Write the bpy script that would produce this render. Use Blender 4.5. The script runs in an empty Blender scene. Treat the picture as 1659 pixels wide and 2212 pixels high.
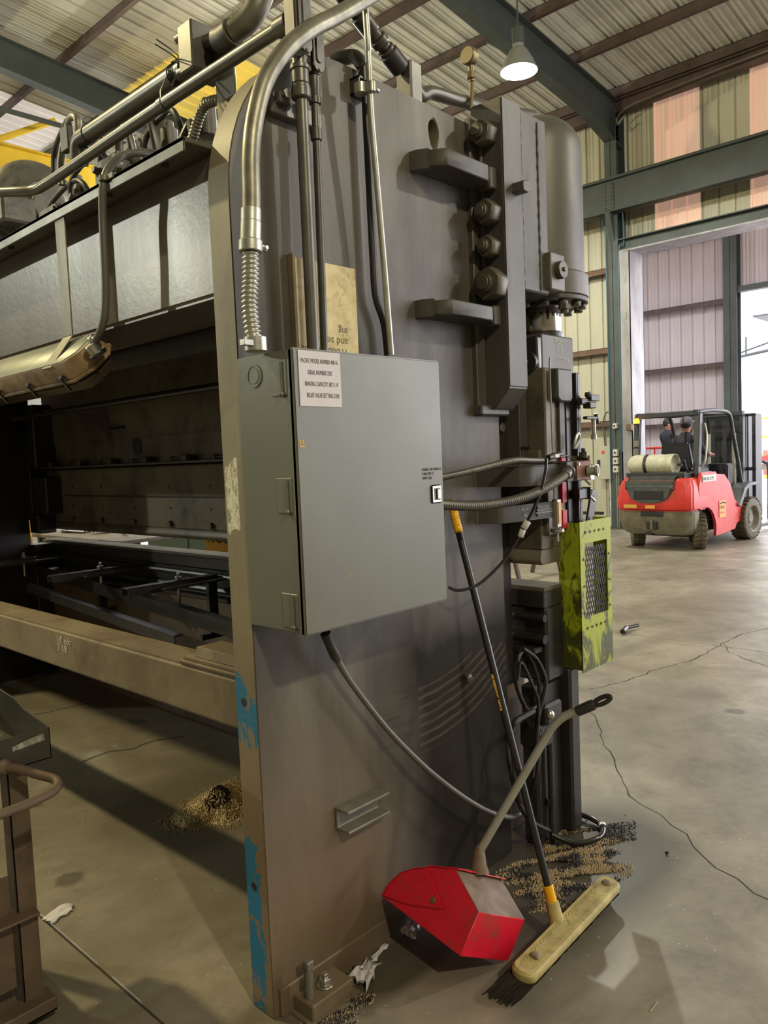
import bpy, bmesh, math, random
from mathutils import Vector, Matrix
random.seed(7)
S = bpy.context.scene
COL = S.collection
PI = math.pi

# ------------------------------------------------------------------ camera
IW, IH = 1659, 2212
YAW, PITCH, ROLL, FPX = 0.755366866, 0.0712885339, 0.0418966464, 1679.24511
CAM = Vector((0, 0, 1.6))
_cy, _sy = math.cos(YAW), math.sin(YAW)
FW = Vector((_cy*math.cos(PITCH), _sy*math.cos(PITCH), -math.sin(PITCH)))
_r = Vector((_sy, -_cy, 0)); _d = FW.cross(_r)
RT = math.cos(ROLL)*_r + math.sin(ROLL)*_d
DN = -math.sin(ROLL)*_r + math.cos(ROLL)*_d
cd = bpy.data.cameras.new('camera'); cam = bpy.data.objects.new('camera', cd); COL.objects.link(cam)
cam.matrix_world = Matrix(((RT.x, -DN.x, -FW.x, CAM.x), (RT.y, -DN.y, -FW.y, CAM.y), (RT.z, -DN.z, -FW.z, CAM.z), (0, 0, 0, 1)))
cd.sensor_fit = 'VERTICAL'; cd.sensor_height = 36.0; cd.lens = FPX/IH*36.0
cd.clip_start = 0.05; cd.clip_end = 300
S.camera = cam

# ------------------------------------------------------------------ world, exposure
w = bpy.data.worlds.new('sky'); S.world = w; w.use_nodes = True
bg = w.node_tree.nodes['Background']; bg.inputs[0].default_value = (0.95, 0.94, 1.0, 1); bg.inputs[1].default_value = 6.5
S.view_settings.view_transform = 'Standard'; S.view_settings.look = 'None'
S.view_settings.gamma = 1; S.view_settings.use_curve_mapping = False
S.view_settings.exposure = 0.2

# ------------------------------------------------------------------ helpers
def srgb(r, g, b):
    f = lambda c: (c/255/12.92) if c/255 <= .04045 else ((c/255+.055)/1.055)**2.4
    return (f(r), f(g), f(b), 1)

def at(x, y, ax, c):
    """real point seen at a place of the photograph, on the plane X/Y/Z = c"""
    v = FW + (x-IW/2)/FPX*RT + (y-IH/2)/FPX*DN
    i = 'XYZ'.index(ax)
    return CAM + v*((c-CAM[i])/v[i])

class MB:
    def __init__(s): s.v = []; s.f = []; s.M = None
    def add(s, vs, fs):
        o = len(s.v)
        for p in vs:
            p = Vector(p)
            s.v.append(s.M @ p if s.M is not None else p)
        s.f += [tuple(o+i for i in f) for f in fs]
        return s
    def box(s, x0, x1, y0, y1, z0, z1):
        return s.add([(x0,y0,z0),(x1,y0,z0),(x1,y1,z0),(x0,y1,z0),(x0,y0,z1),(x1,y0,z1),(x1,y1,z1),(x0,y1,z1)],
                     [(0,3,2,1),(4,5,6,7),(0,1,5,4),(1,2,6,5),(2,3,7,6),(3,0,4,7)])
    def prism(s, poly, ax, a, b):
        n = len(poly); vs = []
        for c in (a, b):
            for p, q in poly:
                vs.append({'x': (c,p,q), 'y': (p,c,q), 'z': (p,q,c)}[ax])
        return s.add(vs, [tuple(range(n))[::-1], tuple(range(n, 2*n))] + [(i,(i+1)%n,n+(i+1)%n,n+i) for i in range(n)])
    def quadprism(s, pts, d):
        pts = [Vector(p) for p in pts]; d = Vector(d); n = len(pts)
        return s.add(pts+[p+d for p in pts], [tuple(range(n))[::-1], tuple(range(n,2*n))]+[(i,(i+1)%n,n+(i+1)%n,n+i) for i in range(n)])
    def tube(s, pts, r, n=12, smooth=0, caps=True):
        pts = [Vector(p) for p in pts]
        rs = list(r) if isinstance(r, (list, tuple)) else [r]*len(pts)
        if smooth:
            P = [pts[0]*2-pts[1]]+pts+[pts[-1]*2-pts[-2]]; out = []; ro = []
            for i in range(1, len(P)-2):
                for k in range(smooth):
                    t = k/smooth; a, b, c, d = P[i-1], P[i], P[i+1], P[i+2]
                    out.append(0.5*((2*b)+(-a+c)*t+(2*a-5*b+4*c-d)*t*t+(-a+3*b-3*c+d)*t**3)); ro.append(rs[i-1]*(1-t)+rs[i]*t)
            out.append(pts[-1]); ro.append(rs[-1]); pts, rs = out, ro
        m = len(pts); vs = []; u = None
        for i in range(m):
            t = (pts[min(i+1,m-1)]-pts[max(i-1,0)]).normalized()
            if u is None: u = t.orthogonal().normalized()
            else: u = (u - t*u.dot(t)); u = u.normalized() if u.length > 1e-6 else t.orthogonal().normalized()
            w_ = t.cross(u)
            for k in range(n):
                a = 2*PI*k/n; vs.append(pts[i]+(u*math.cos(a)+w_*math.sin(a))*rs[i])
        fs = [(i*n+k, i*n+(k+1)%n, (i+1)*n+(k+1)%n, (i+1)*n+k) for i in range(m-1) for k in range(n)]
        if caps: fs += [tuple(range(n))[::-1], tuple(range((m-1)*n, m*n))]
        return s.add(vs, fs)
    def cyl(s, p0, p1, r, n=20, r1=None): return s.tube([p0, p1], [r, r if r1 is None else r1], n)
    def lathe(s, prof, p0, d, n=24, caps=True):
        """prof = [(radius, distance along d)]"""
        p0 = Vector(p0); d = Vector(d).normalized(); u = d.orthogonal().normalized(); w_ = d.cross(u); vs = []
        for r, t in prof:
            for k in range(n):
                a = 2*PI*k/n; vs.append(p0+d*t+(u*math.cos(a)+w_*math.sin(a))*max(r, 1e-5))
        m = len(prof)
        return s.add(vs, [(i*n+k, i*n+(k+1)%n, (i+1)*n+(k+1)%n, (i+1)*n+k) for i in range(m-1) for k in range(n)]+([tuple(range(n))[::-1], tuple(range((m-1)*n, m*n))] if caps else []))
    def hexa(s, p, d, r, h): return s.cyl(p, Vector(p)+Vector(d).normalized()*h, r, 6)
    def ball(s, c, r, n=12, sc=(1,1,1)):
        c = Vector(c); vs = []; 
        for i in range(1, n//2):
            th = PI*i/(n//2)
            for k in range(n):
                a = 2*PI*k/n; vs.append(c+Vector((r*sc[0]*math.sin(th)*math.cos(a), r*sc[1]*math.sin(th)*math.sin(a), r*sc[2]*math.cos(th))))
        m = n//2-1; fs = [(i*n+k, (i+1)*n+k, (i+1)*n+(k+1)%n, i*n+(k+1)%n) for i in range(m-1) for k in range(n)]
        vs += [c+Vector((0,0,r*sc[2])), c-Vector((0,0,r*sc[2]))]; t, b = m*n, m*n+1
        fs += [(t, k, (k+1)%n) for k in range(n)] + [(b, (m-1)*n+(k+1)%n, (m-1)*n+k) for k in range(n)]
        return s.add(vs, fs)

ORG = {}
def finish(me, bevel=0, seg=1, ang=35):
    bm = bmesh.new(); bm.from_mesh(me)
    bmesh.ops.recalc_face_normals(bm, faces=bm.faces)
    if bevel:
        es = [e for e in bm.edges if len(e.link_faces) == 2 and e.calc_face_angle(0) > math.radians(28)]
        bmesh.ops.bevel(bm, geom=es, offset=bevel, segments=seg, affect='EDGES', clamp_overlap=True)
    bm.to_mesh(me); bm.free()
    if hasattr(me, 'shade_smooth'): me.shade_smooth()
    me.set_sharp_from_angle(angle=math.radians(ang))

def props(o, label=None, cat=None, group=None, kind=None):
    if label: o['label'] = label
    if cat: o['category'] = cat
    if group: o['group'] = group
    if kind: o['kind'] = kind
    return o

def thing(name, label, cat, loc=(0,0,0), group=None, kind=None):
    o = bpy.data.objects.new(name, None); o.empty_display_size = .1; COL.objects.link(o); o.location = loc
    ORG[o.name] = Vector(loc)
    return props(o, label, cat, group, kind)

def build(name, mb, mat, parent=None, bevel=0, seg=1, label=None, cat=None, group=None, kind=None, ang=35, origin=None):
    if parent is not None: org = ORG[parent.name]
    elif origin is not None: org = Vector(origin)
    else:
        lo = [min(v[i] for v in mb.v) for i in range(3)]; hi = [max(v[i] for v in mb.v) for i in range(3)]
        org = Vector(((lo[0]+hi[0])/2, (lo[1]+hi[1])/2, lo[2]))
    me = bpy.data.meshes.new(name); me.from_pydata([tuple(v-org) for v in mb.v], [], mb.f); me.update()
    finish(me, bevel, seg, ang)
    me.materials.append(mat)
    o = bpy.data.objects.new(name, me); COL.objects.link(o)
    if parent is not None: o.parent = parent
    else: o.location = org
    ORG[o.name] = org
    return props(o, label, cat, group, kind)

def lettering(text, parent, mat, origin, xdir, ydir, size, align='LEFT', name='lettering', spacing=1.0, xscale=1.0, ext=0.0003):
    """flat printed words: curve text turned into a mesh and laid on a surface"""
    cu = bpy.data.curves.new(name, 'FONT'); cu.body = text; cu.size = size; cu.align_x = align; cu.extrude = ext; cu.resolution_u = 2
    cu.space_line = spacing
    tmp = bpy.data.objects.new('tmp', cu); COL.objects.link(tmp)
    dg = bpy.context.evaluated_depsgraph_get(); me = bpy.data.meshes.new_from_object(tmp.evaluated_get(dg))
    bpy.data.objects.remove(tmp)
    X = Vector(xdir).normalized()*xscale; Y = Vector(ydir).normalized(); Z = Vector(xdir).normalized().cross(Y)
    org = ORG[parent.name]
    for v in me.vertices:
        v.co = Vector(origin)+X*v.co.x+Y*v.co.y+Z*v.co.z-org
    me.materials.clear(); me.materials.append(mat); me.name = name
    o = bpy.data.objects.new(name, me); COL.objects.link(o); o.parent = parent; ORG[o.name] = org
    return o

# ------------------------------------------------------------------ materials
def nt(name):
    m = bpy.data.materials.new(name); m.use_nodes = True; t = m.node_tree
    return m, t, t.nodes['Principled BSDF']
def N(t, kind, **k):
    n = t.nodes.new(kind)
    for a, b in k.items():
        if a in n.inputs: n.inputs[a].default_value = b
        else: setattr(n, a, b)
    return n
def coords(t, scale=(1,1,1), world=False):
    g = N(t, 'ShaderNodeNewGeometry') if world else N(t, 'ShaderNodeTexCoord')
    mp = N(t, 'ShaderNodeMapping'); mp.inputs['Scale'].default_value = scale
    t.links.new(g.outputs['Position' if world else 'Object'], mp.inputs[0]); return mp.outputs[0]
def noise(t, vec, scale, detail=4, rough=.6, dist=0):
    n = N(t, 'ShaderNodeTexNoise'); n.inputs['Scale'].default_value = scale; n.inputs['Detail'].default_value = detail
    n.inputs['Roughness'].default_value = rough; n.inputs['Distortion'].default_value = dist
    t.links.new(vec, n.inputs['Vector']); return n.outputs['Fac']
def ramp(t, fac, stops):
    r = N(t, 'ShaderNodeValToRGB'); e = r.color_ramp.elements
    e[0].position, e[0].color = stops[0][0], stops[0][1]; e[1].position, e[1].color = stops[-1][0], stops[-1][1]
    for p, c in stops[1:-1]: q = e.new(p); q.color = c
    t.links.new(fac, r.inputs[0]); return r.outputs[0]
def bwramp(t, fac, a, b):
    m = N(t, 'ShaderNodeMapRange'); t.links.new(fac, m.inputs[0]); m.inputs[1].default_value = a; m.inputs[2].default_value = b
    return m.outputs[0]
def mix(t, fac, a, b):
    m = N(t, 'ShaderNodeMix', data_type='RGBA')
    for s, v in ((0, fac), (6, a), (7, b)):
        if isinstance(v, (tuple, float, int)): m.inputs[s].default_value = v
        else: t.links.new(v, m.inputs[s])
    return m.outputs[2]
def mth(t, op, a, b=None, c=None, clamp=False):
    m = N(t, 'ShaderNodeMath', operation=op); m.use_clamp = clamp
    for i, v in enumerate((a, b, c)):
        if v is None: continue
        if isinstance(v, (float, int)): m.inputs[i].default_value = v
        else: t.links.new(v, m.inputs[i])
    return m.outputs[0]
def bump(t, bs, h, strength=.2, dist=.002):
    b = N(t, 'ShaderNodeBump'); b.inputs['Strength'].default_value = strength; b.inputs['Distance'].default_value = dist
    t.links.new(h, b.inputs['Height']); t.links.new(b.outputs[0], bs.inputs['Normal'])

def worn(name, c1, c2, scale=3, rough=(.45,.65), metal=0., streak=1., bmp=.15, dark=None, dscale=7., damt=(.5,.66), grain=60, ga=.22):
    """painted or raw steel: two tones mottled, vertical streaks, grime patches, fine relief"""
    m, t, bs = nt(name); c2 = (c2[0]*.8, c2[1]*.79, c2[2]*.78, 1)
    v = coords(t, (1,1,1/streak), True); n1 = noise(t, v, scale, 5, .62, .3)
    col = mix(t, bwramp(t, n1, .32, .7), c1, c2)
    v2 = coords(t, (1,1,1), True); n2 = noise(t, v2, grain, 3, .6)
    if dark:
        vd = coords(t, (1,1,.25 if streak > 1 else 1), True); nd = noise(t, vd, dscale, 5, .7, .5)
        col = mix(t, bwramp(t, nd, *damt), col, dark)
    col2 = mix(t, mth(t, 'MULTIPLY', n2, ga), col, (0.012,.011,.01,1))
    t.links.new(col2, bs.inputs['Base Color'])
    rr = mth(t, 'MULTIPLY_ADD', n1, rough[1]-rough[0], rough[0]); t.links.new(rr, bs.inputs['Roughness'])
    bs.inputs['Metallic'].default_value = metal
    bump(t, bs, n2, bmp, .0015)
    return m
def flat(name, c, rough=.5, metal=0., **k):
    m, t, bs = nt(name); v = coords(t, (1,1,1)); n = noise(t, v, 18, 3)
    t.links.new(mix(t, mth(t, 'MULTIPLY', n, .25), c, (c[0]*.55, c[1]*.55, c[2]*.55, 1)), bs.inputs['Base Color'])
    bs.inputs['Roughness'].default_value = rough; bs.inputs['Metallic'].default_value = metal
    for a, b in k.items(): bs.inputs[a].default_value = b
    return m
def emit(name, c, s):
    m, t, bs = nt(name); bs.inputs['Base Color'].default_value = c; bs.inputs['Emission Color'].default_value = c; bs.inputs['Emission Strength'].default_value = s
    return m

K = {}
K['plate'] = worn('plate_paint', srgb(112,106,100), srgb(88,83,79), 2.2, (.42,.6), .0, 2.5, .12, srgb(66,61,57), 2.6, (.52,.75))
K['press'] = worn('press_steel', srgb(92,89,82), srgb(72,69,64), 3, (.4,.6), .1, 3, .12, srgb(48,45,44), 4, (.55,.75))
K['dierail'] = worn('die_rail_steel', srgb(96,90,78), srgb(90,84,74), 6, (.75,.9), 0, 1)
K['ramsteel'] = worn('ram_steel', srgb(118,110,92), srgb(98,88,82), 2, (.4,.6), .2, 1, .1, srgb(44,40,38), 3, (.5,.75))
K['bedsteel'] = worn('oily_bed', srgb(112,92,72), srgb(84,72,60), 3, (.35,.6), .1, 1, .1, srgb(84,58,38), 3, (.6,.8))
K['oily'] = worn('oily_dark', srgb(58,55,53), srgb(44,42,41), 5, (.25,.45), .2, 1, .1)
K['beam'] = worn('glossy_beam', srgb(118,112,106), srgb(104,98,94), 2.5, (.28,.44), .25, 5, .35, srgb(88,82,78), 2.2, (.5,.72), 45)
K['cyl'] = worn('cylinder_paint', srgb(108,105,96), srgb(90,88,80), 4, (.38,.5), .0, 1.5, .1, srgb(74,72,66), 5, (.6,.8))
K['cabinet'] = worn('cabinet_paint', srgb(112,114,102), srgb(112,114,103), 2.4, (.33,.45), .1, 1.4, .06, srgb(92,92,82), 5, (.62,.8), 130)
K['rusty'] = worn('rusty_tube', srgb(134,120,92), srgb(108,94,72), 2.5, (.55,.8), .0, 1, .25, srgb(90,66,46), 3, (.52,.7))
K['cartsteel'] = worn('cart_steel', srgb(112,94,74), srgb(92,78,64), 5, (.5,.7), .1, 1, .2, srgb(74,52,36), 8, (.58,.7))
K['traysteel'] = worn('tray_steel', srgb(78,74,62), srgb(58,56,48), 6, (.4,.6), .3, 1, .15, srgb(110,104,88), 14, (.62,.68))
K['chrome'] = flat('chrome', srgb(205,200,192), .16, 1.)
K['galv'] = worn('galvanised', srgb(204,206,196), srgb(176,178,168), 14, (.3,.5), .75, 1, .1)
K['flexsteel'] = worn('flex_conduit_steel', srgb(158,155,138), srgb(122,119,106), 12, (.35,.5), .6, 1, .1)
K['conduit'] = worn('painted_conduit', srgb(110,108,100), srgb(98,96,90), 8, (.3,.45), .35, 1, .08)
K['conduitdark'] = worn('dark_conduit', srgb(86,83,76), srgb(66,64,60), 8, (.3,.45), .3, 1, .08)
K['rubber'] = flat('black_rubber', srgb(42,41,39), .45)
K['rubbergrey'] = flat('grey_cable', srgb(92,90,84), .42)
K['hoseoily'] = flat('oily_hose', srgb(34,33,31), .2)
K['black'] = flat('black_paint', srgb(34,34,34), .35)
K['nut'] = worn('nut_steel', srgb(104,100,86), srgb(84,80,70), 10, (.35,.55), .3, 1, .1)
K['zinc'] = flat('zinc_bolt', srgb(190,188,180), .3, .9)
K['strap'] = worn('strap_steel', srgb(136,132,118), srgb(116,112,100), 8, (.4,.55), .3, 2, .1)
K['tray_top'] = worn('fixture_back', srgb(148,152,138), srgb(128,132,120), 6, (.4,.55), .2, 1, .08, srgb(108,106,92), 6, (.6,.75))
K['fixture'] = worn('stained_fixture', srgb(164,138,100), srgb(122,100,72), 10, (.5,.7), .0, 1, .1, srgb(88,68,50), 14, (.55,.7))
K['lens'] = flat('smoked_lens', srgb(64,52,42), .25)
K['paper'] = flat('white_paper', srgb(205,200,204), .7)
K['ink'] = flat('black_ink', srgb(35,35,42), .6)
K['inkfade'] = flat('faded_ink', srgb(96,88,66), .7)
K['chalk'] = flat('chalk_white', srgb(196,196,186), .8)
K['pen'] = flat('faint_marker', srgb(70,70,66), .7)
K['decal'] = flat('black_decal', srgb(28,28,28), .5)
K['white'] = flat('white_plastic', srgb(205,204,196), .45)
K['wall'] = worn('siding_paint', srgb(190,188,170), srgb(196,194,176), .6, (.45,.6), .0, 2, .02, ga=.04)
K['annexwall'] = worn('annex_siding_paint', srgb(200,194,200), srgb(206,200,206), .6, (.45,.6), .0, 2, .02, ga=.04)
K['structural'] = worn('green_grey_steel', srgb(74,84,84), srgb(70,78,80), 2, (.5,.65), .0, 1, .06)
K['primer'] = worn('red_primer', srgb(96,78,76), srgb(78,64,64), 3, (.55,.7), .0, 1, .05)
K['girt'] = worn('girt_brown', srgb(116,86,70), srgb(92,70,60), 3, (.55,.7), .0, 1, .05)
K['deck'] = worn('roof_deck_paint', srgb(214,214,208), srgb(222,222,216), .5, (.45,.6), .0, 1, .02, ga=.06)
K['jamb'] = worn('jamb_paint', srgb(168,166,170), srgb(140,140,144), 4, (.4,.55), .0, 3, .05)
K['safety_yellow'] = worn('crane_yellow', srgb(232,198,52), srgb(232,198,50), 2, (.45,.6), .0, 1, .04)
K['red'] = worn('red_plastic', srgb(232,26,56), srgb(226,22,50), 9, (.35,.5), .0, 1, .06, srgb(128,72,56), 7, (.56,.74))
K['reddust'] = worn('dusty_plastic', srgb(128,108,84), srgb(104,84,66), 14, (.6,.8), .0, 1, .06)
K['cream'] = worn('dusty_cream', srgb(196,180,116), srgb(162,148,100), 12, (.55,.75), .0, 1, .12, srgb(118,110,82), 22, (.6,.7))
K['bristle'] = flat('dirty_bristle', srgb(44,40,34), .9)
K['yplastic'] = flat('yellow_plastic', srgb(236,176,20), .35)
K['alu'] = worn('dull_aluminium', srgb(186,184,176), srgb(186,184,176), 18, (.35,.5), .55, 1, .05)
K['brass'] = flat('old_brass', srgb(128,116,84), .45, .6)
K['tyre'] = worn('tyre_rubber', srgb(104,94,76), srgb(84,76,64), 20, (.6,.8), 0, 1, .2)
K['fred'] = worn('forklift_red', srgb(222,56,48), srgb(200,48,40), 4, (.35,.5), 0, 1, .04, srgb(150,100,70), 7, (.64,.72))
K['fgrey'] = worn('forklift_grey', srgb(132,126,108), srgb(108,104,92), 7, (.5,.65), .0, 1, .08, srgb(150,134,96), 9, (.6,.72))
K['fdark'] = flat('forklift_dark', srgb(40,42,48), .45)
K['fblack'] = worn('forklift_shell', srgb(84,90,88), srgb(66,72,72), 9, (.35,.5), 0, 1, .05)
K['lp'] = worn('tank_white', srgb(208,206,182), srgb(188,186,164), 10, (.4,.55), 0, 1, .05, srgb(120,112,92), 18, (.66,.7))
K['jacket'] = flat('dark_jacket', srgb(34,36,50), .8)
K['skin'] = flat('skin', srgb(196,140,120), .55)
K['hair'] = flat('dark_hair', srgb(40,32,30), .7)
K['cap'] = flat('grey_cap', srgb(104,104,116), .8)
K['jeans'] = flat('dark_trousers', srgb(40,42,56), .8)
K['amber'] = emit('amber_beacon', (1,.30,.01,1), 9)
K['lamp'] = emit('lamp_glow', (.9,1,.95,1), 90)
K['lampmetal'] = flat('lamp_reflector', srgb(150,156,156), .4, .3)
K['liftred'] = flat('lift_red', srgb(224,60,56), .4)
K['gold'] = flat('gold_scale', srgb(176,128,60), .4, .3)
K['scalered'] = flat('red_marking', srgb(186,34,60), .5)
K['sticker'] = flat('orange_sticker', srgb(226,152,72), .5)
K['grain'] = flat('absorbent_grain', srgb(176,158,122), .95)
K['graindark'] = flat('oiled_grain', srgb(44,38,32), .6)
K['glass'] = flat('gauge_glass', srgb(176,164,128), .15)
K['greymass'] = worn('pump_paint', srgb(112,110,98), srgb(88,87,78), 9, (.4,.6), .1, 1, .12, srgb(60,58,52), 10, (.52,.68))
K['bluepipe'] = flat('blue_conduit', srgb(58,98,118), .45)
K['ground'] = flat('yard_concrete', srgb(205,200,204), .8)
K['roller'] = flat('yellow_rack', srgb(206,160,70), .6)
K['pallet'] = worn('stacked_blocks', srgb(168,110,92), srgb(140,92,80), 6, (.6,.8))

# translucent wall sheets glow with the daylight behind them
def backlit(name, c, s):
    m, t, bs = nt(name); bs.inputs['Base Color'].default_value = c
    v = coords(t, (1,1,.2), True); n = noise(t, v, 3, 3)
    col = mix(t, n, c, (c[0]*.8, c[1]*.75, c[2]*.7, 1)); t.links.new(col, bs.inputs['Emission Color']); bs.inputs['Emission Strength'].default_value = s
    return m
K['fibre'] = backlit('wall_daylight_sheet', srgb(214,178,158), .42)
K['roofyellow'] = backlit('aged_skylight_sheet', srgb(214,190,92), .62)
K['roofwhite'] = backlit('skylight_sheet', srgb(206,200,196), .62)

# cabinet-side plate edge: bare steel with blue paint left at the foot and a rubbed patch
def edge_mat():
    m, t, bs = nt('edge_paint'); v = coords(t, (1,1,.5), True); n1 = noise(t, v, 6, 5, .65, .3)
    col = mix(t, bwramp(t, n1, .3, .7), srgb(138,130,104), srgb(112,102,84))
    g = N(t, 'ShaderNodeNewGeometry'); sp = N(t, 'ShaderNodeSeparateXYZ'); t.links.new(g.outputs['Position'], sp.inputs[0]); z = sp.outputs[2]
    lowb = bwramp(t, mth(t, 'SUBTRACT', 1.45, z), 0, 1); col = mix(t, mth(t, 'MULTIPLY', lowb, .55), col, srgb(112,84,62))
    vn = coords(t, (1,1,.6), True); nb = noise(t, vn, 13, 5, .65, .6)
    zn = mth(t, 'ADD', z, mth(t, 'MULTIPLY', mth(t, 'SUBTRACT', nb, .5), .22))
    def band(a, b):
        return mth(t, 'MULTIPLY', mth(t, 'GREATER_THAN', zn, a), mth(t, 'LESS_THAN', zn, b))
    yb = mth(t, 'GREATER_THAN', mth(t, 'ADD', sp.outputs[1], mth(t, 'MULTIPLY', mth(t, 'SUBTRACT', nb, .5), .12)), 1.762)
    b1 = band(.81, .965); b2 = mth(t, 'MULTIPLY', band(.27, .50), yb); b3 = mth(t, 'MULTIPLY', band(-.1, .255), mth(t, 'GREATER_THAN', mth(t, 'ADD', sp.outputs[1], mth(t, 'MULTIPLY', mth(t, 'SUBTRACT', nb, .5), .1)), 1.755))
    bl = mth(t, 'MAXIMUM', b1, mth(t, 'MAXIMUM', b2, b3)); bl = mth(t, 'MULTIPLY', bl, mth(t, 'LESS_THAN', nb, .6))
    edge_only = mth(t, 'LESS_THAN', sp.outputs[0], 1.2895); bl = mth(t, 'MULTIPLY', bl, edge_only)
    nb2 = noise(t, vn, 9, 5, .7, 1.)
    bl = mth(t, 'MULTIPLY', bl, mth(t, 'LESS_THAN', nb2, .57))
    col = mix(t, bl, col, srgb(28,104,140))
    vs = coords(t, (1,2.5,1), True); ns = noise(t, vs, 26, 5, .75, 1.2)
    ctr = mth(t, 'MULTIPLY_ADD', z, .02, 1.745)
    dy = mth(t, 'ABSOLUTE', mth(t, 'SUBTRACT', sp.outputs[1], 1.79))
    sc = mth(t, 'MULTIPLY', mth(t, 'MULTIPLY', mth(t, 'GREATER_THAN', zn, 1.41), mth(t, 'LESS_THAN', zn, 1.60)), mth(t, 'LESS_THAN', mth(t, 'ADD', dy, mth(t, 'MULTIPLY', ns, .03)), .044))
    sc = mth(t, 'MULTIPLY', sc, bwramp(t, ns, .38, .52)); sc = mth(t, 'MULTIPLY', sc, edge_only)
    col = mix(t, sc, col, srgb(214,212,190))
    t.links.new(col, bs.inputs['Base Color']); bs.inputs['Roughness'].default_value = .55
    n2 = noise(t, coords(t, (.3,.3,1), True), 90, 3); bump(t, bs, n2, .2, .001)
    return m
K['edge'] = edge_mat()

# plate face: grime, rusty tint at the foot, sweeping rub marks
def plate_mat():
    m, t, bs = nt('frame_plate_paint')
    v = coords(t, (1,1,.38), True); n1 = noise(t, v, 2.3, 6, .62, .4); n0 = noise(t, coords(t, (1,1,1), True), 1.3, 4, .55)
    col = mix(t, bwramp(t, n1, .36, .64), srgb(112,107,96), srgb(66,62,56))
    g = N(t, 'ShaderNodeNewGeometry'); sp = N(t, 'ShaderNodeSeparateXYZ'); t.links.new(g.outputs['Position'], sp.inputs[0]); X, _, Z = sp.outputs
    # vertical runs at the top
    st = noise(t, coords(t, (9,1,.35), True), 1.6, 4, .6); up = bwramp(t, Z, 1.7, 2.0)
    col = mix(t, mth(t, 'MULTIPLY', bwramp(t, st, .45, .7), .45), col, srgb(66,60,58))
    # brownish lower left
    lo = bwramp(t, mth(t, 'SUBTRACT', 1.3, mth(t, 'ADD', Z, mth(t, 'MULTIPLY', n0, .5))), 0, .8)
    lx = bwramp(t, mth(t, 'SUBTRACT', 1.95, X), 0, .3)
    col = mix(t, mth(t, 'MULTIPLY', mth(t, 'MULTIPLY', lo, lx), .7), col, srgb(116,98,74))
    # oil-black zone toward the front foot
    ox = bwramp(t, mth(t, 'ADD', X, mth(t, 'MULTIPLY', mth(t, 'SUBTRACT', n0, .5), .6)), 1.72, 1.98)
    ox = mth(t, 'MULTIPLY', ox, bwramp(t, mth(t, 'SUBTRACT', 1.15, mth(t, 'ADD', Z, mth(t, 'MULTIPLY', mth(t, 'SUBTRACT', n1, .5), .4))), 0, .25))
    col = mix(t, mth(t, 'MULTIPLY', ox, .92), col, srgb(32,28,24))
    # arcs rubbed by the pedal cable
    dx = mth(t, 'SUBTRACT', X, 1.98); dz = mth(t, 'SUBTRACT', Z, 1.55); rad = mth(t, 'SQRT', mth(t, 'ADD', mth(t, 'MULTIPLY', dx, dx), mth(t, 'MULTIPLY', dz, dz)))
    arc = mth(t, 'SINE', mth(t, 'MULTIPLY', mth(t, 'ADD', rad, mth(t, 'MULTIPLY', n1, .04)), 190.))
    win = mth(t, 'MULTIPLY', mth(t, 'MULTIPLY', mth(t, 'GREATER_THAN', rad, .75), mth(t, 'LESS_THAN', rad, .98)), mth(t, 'GREATER_THAN', X, 1.97))
    win = mth(t, 'MULTIPLY', win, mth(t, 'LESS_THAN', Z, .86))
    col = mix(t, mth(t, 'MULTIPLY', mth(t, 'MULTIPLY', bwramp(t, arc, .2, .9), win), .45), col, srgb(104,90,72))
    wipe = noise(t, coords(t, (1.2,1,9), True), 3.5, 5, .7, .4)
    wz = mth(t, 'MULTIPLY', bwramp(t, mth(t, 'SUBTRACT', 1., mth(t, 'MULTIPLY', mth(t, 'ABSOLUTE', mth(t, 'SUBTRACT', Z, .72)), 6.)), 0, .6), bwramp(t, X, 1.72, 1.85))
    col = mix(t, mth(t, 'MULTIPLY', mth(t, 'MULTIPLY', bwramp(t, wipe, .5, .7), wz), .6), col, srgb(26,22,20))
    gr = noise(t, coords(t, (1,1,1), True), 75, 3, .6)
    col = mix(t, mth(t, 'MULTIPLY', gr, .2), col, (.01,.01,.01,1))
    t.links.new(col, bs.inputs['Base Color'])
    t.links.new(mth(t, 'MULTIPLY_ADD', n1, .2, .36), bs.inputs['Roughness']); t.links.new(mth(t, 'MULTIPLY_ADD', ox, -.3, .36), bs.inputs['Specular IOR Level']); bump(t, bs, gr, .12, .0015)
    return m
K['plate'] = plate_mat()

def guard_mat():
    m, t, bs = nt('guard_paint'); v = coords(t, (1,1,1), True)
    col = mix(t, noise(t, v, 5, 4), srgb(176,186,30), srgb(148,162,24))
    n1 = noise(t, coords(t, (1,1,.45), True), 9, 6, .7, 1.4)
    g = N(t, 'ShaderNodeNewGeometry'); sp = N(t, 'ShaderNodeSeparateXYZ'); t.links.new(g.outputs['Position'], sp.inputs[0]); z = sp.outputs[2]
    low = bwramp(t, mth(t, 'SUBTRACT', 1.06, z), 0, .42)
    side = mth(t, 'LESS_THAN', sp.outputs[0], 2.79)
    f = bwramp(t, mth(t, 'ADD', n1, mth(t, 'ADD', mth(t, 'MULTIPLY', low, .17), mth(t, 'MULTIPLY', side, .06))), .565, .64)
    col = mix(t, mth(t, 'MULTIPLY', f, .92), col, srgb(38,42,20))
    col = mix(t, mth(t, 'MULTIPLY', noise(t, v, 22, 4), .35), col, srgb(84,92,30))
    t.links.new(col, bs.inputs['Base Color']); bs.inputs['Roughness'].default_value = .5
    return m
K['guard'] = guard_mat()

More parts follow.
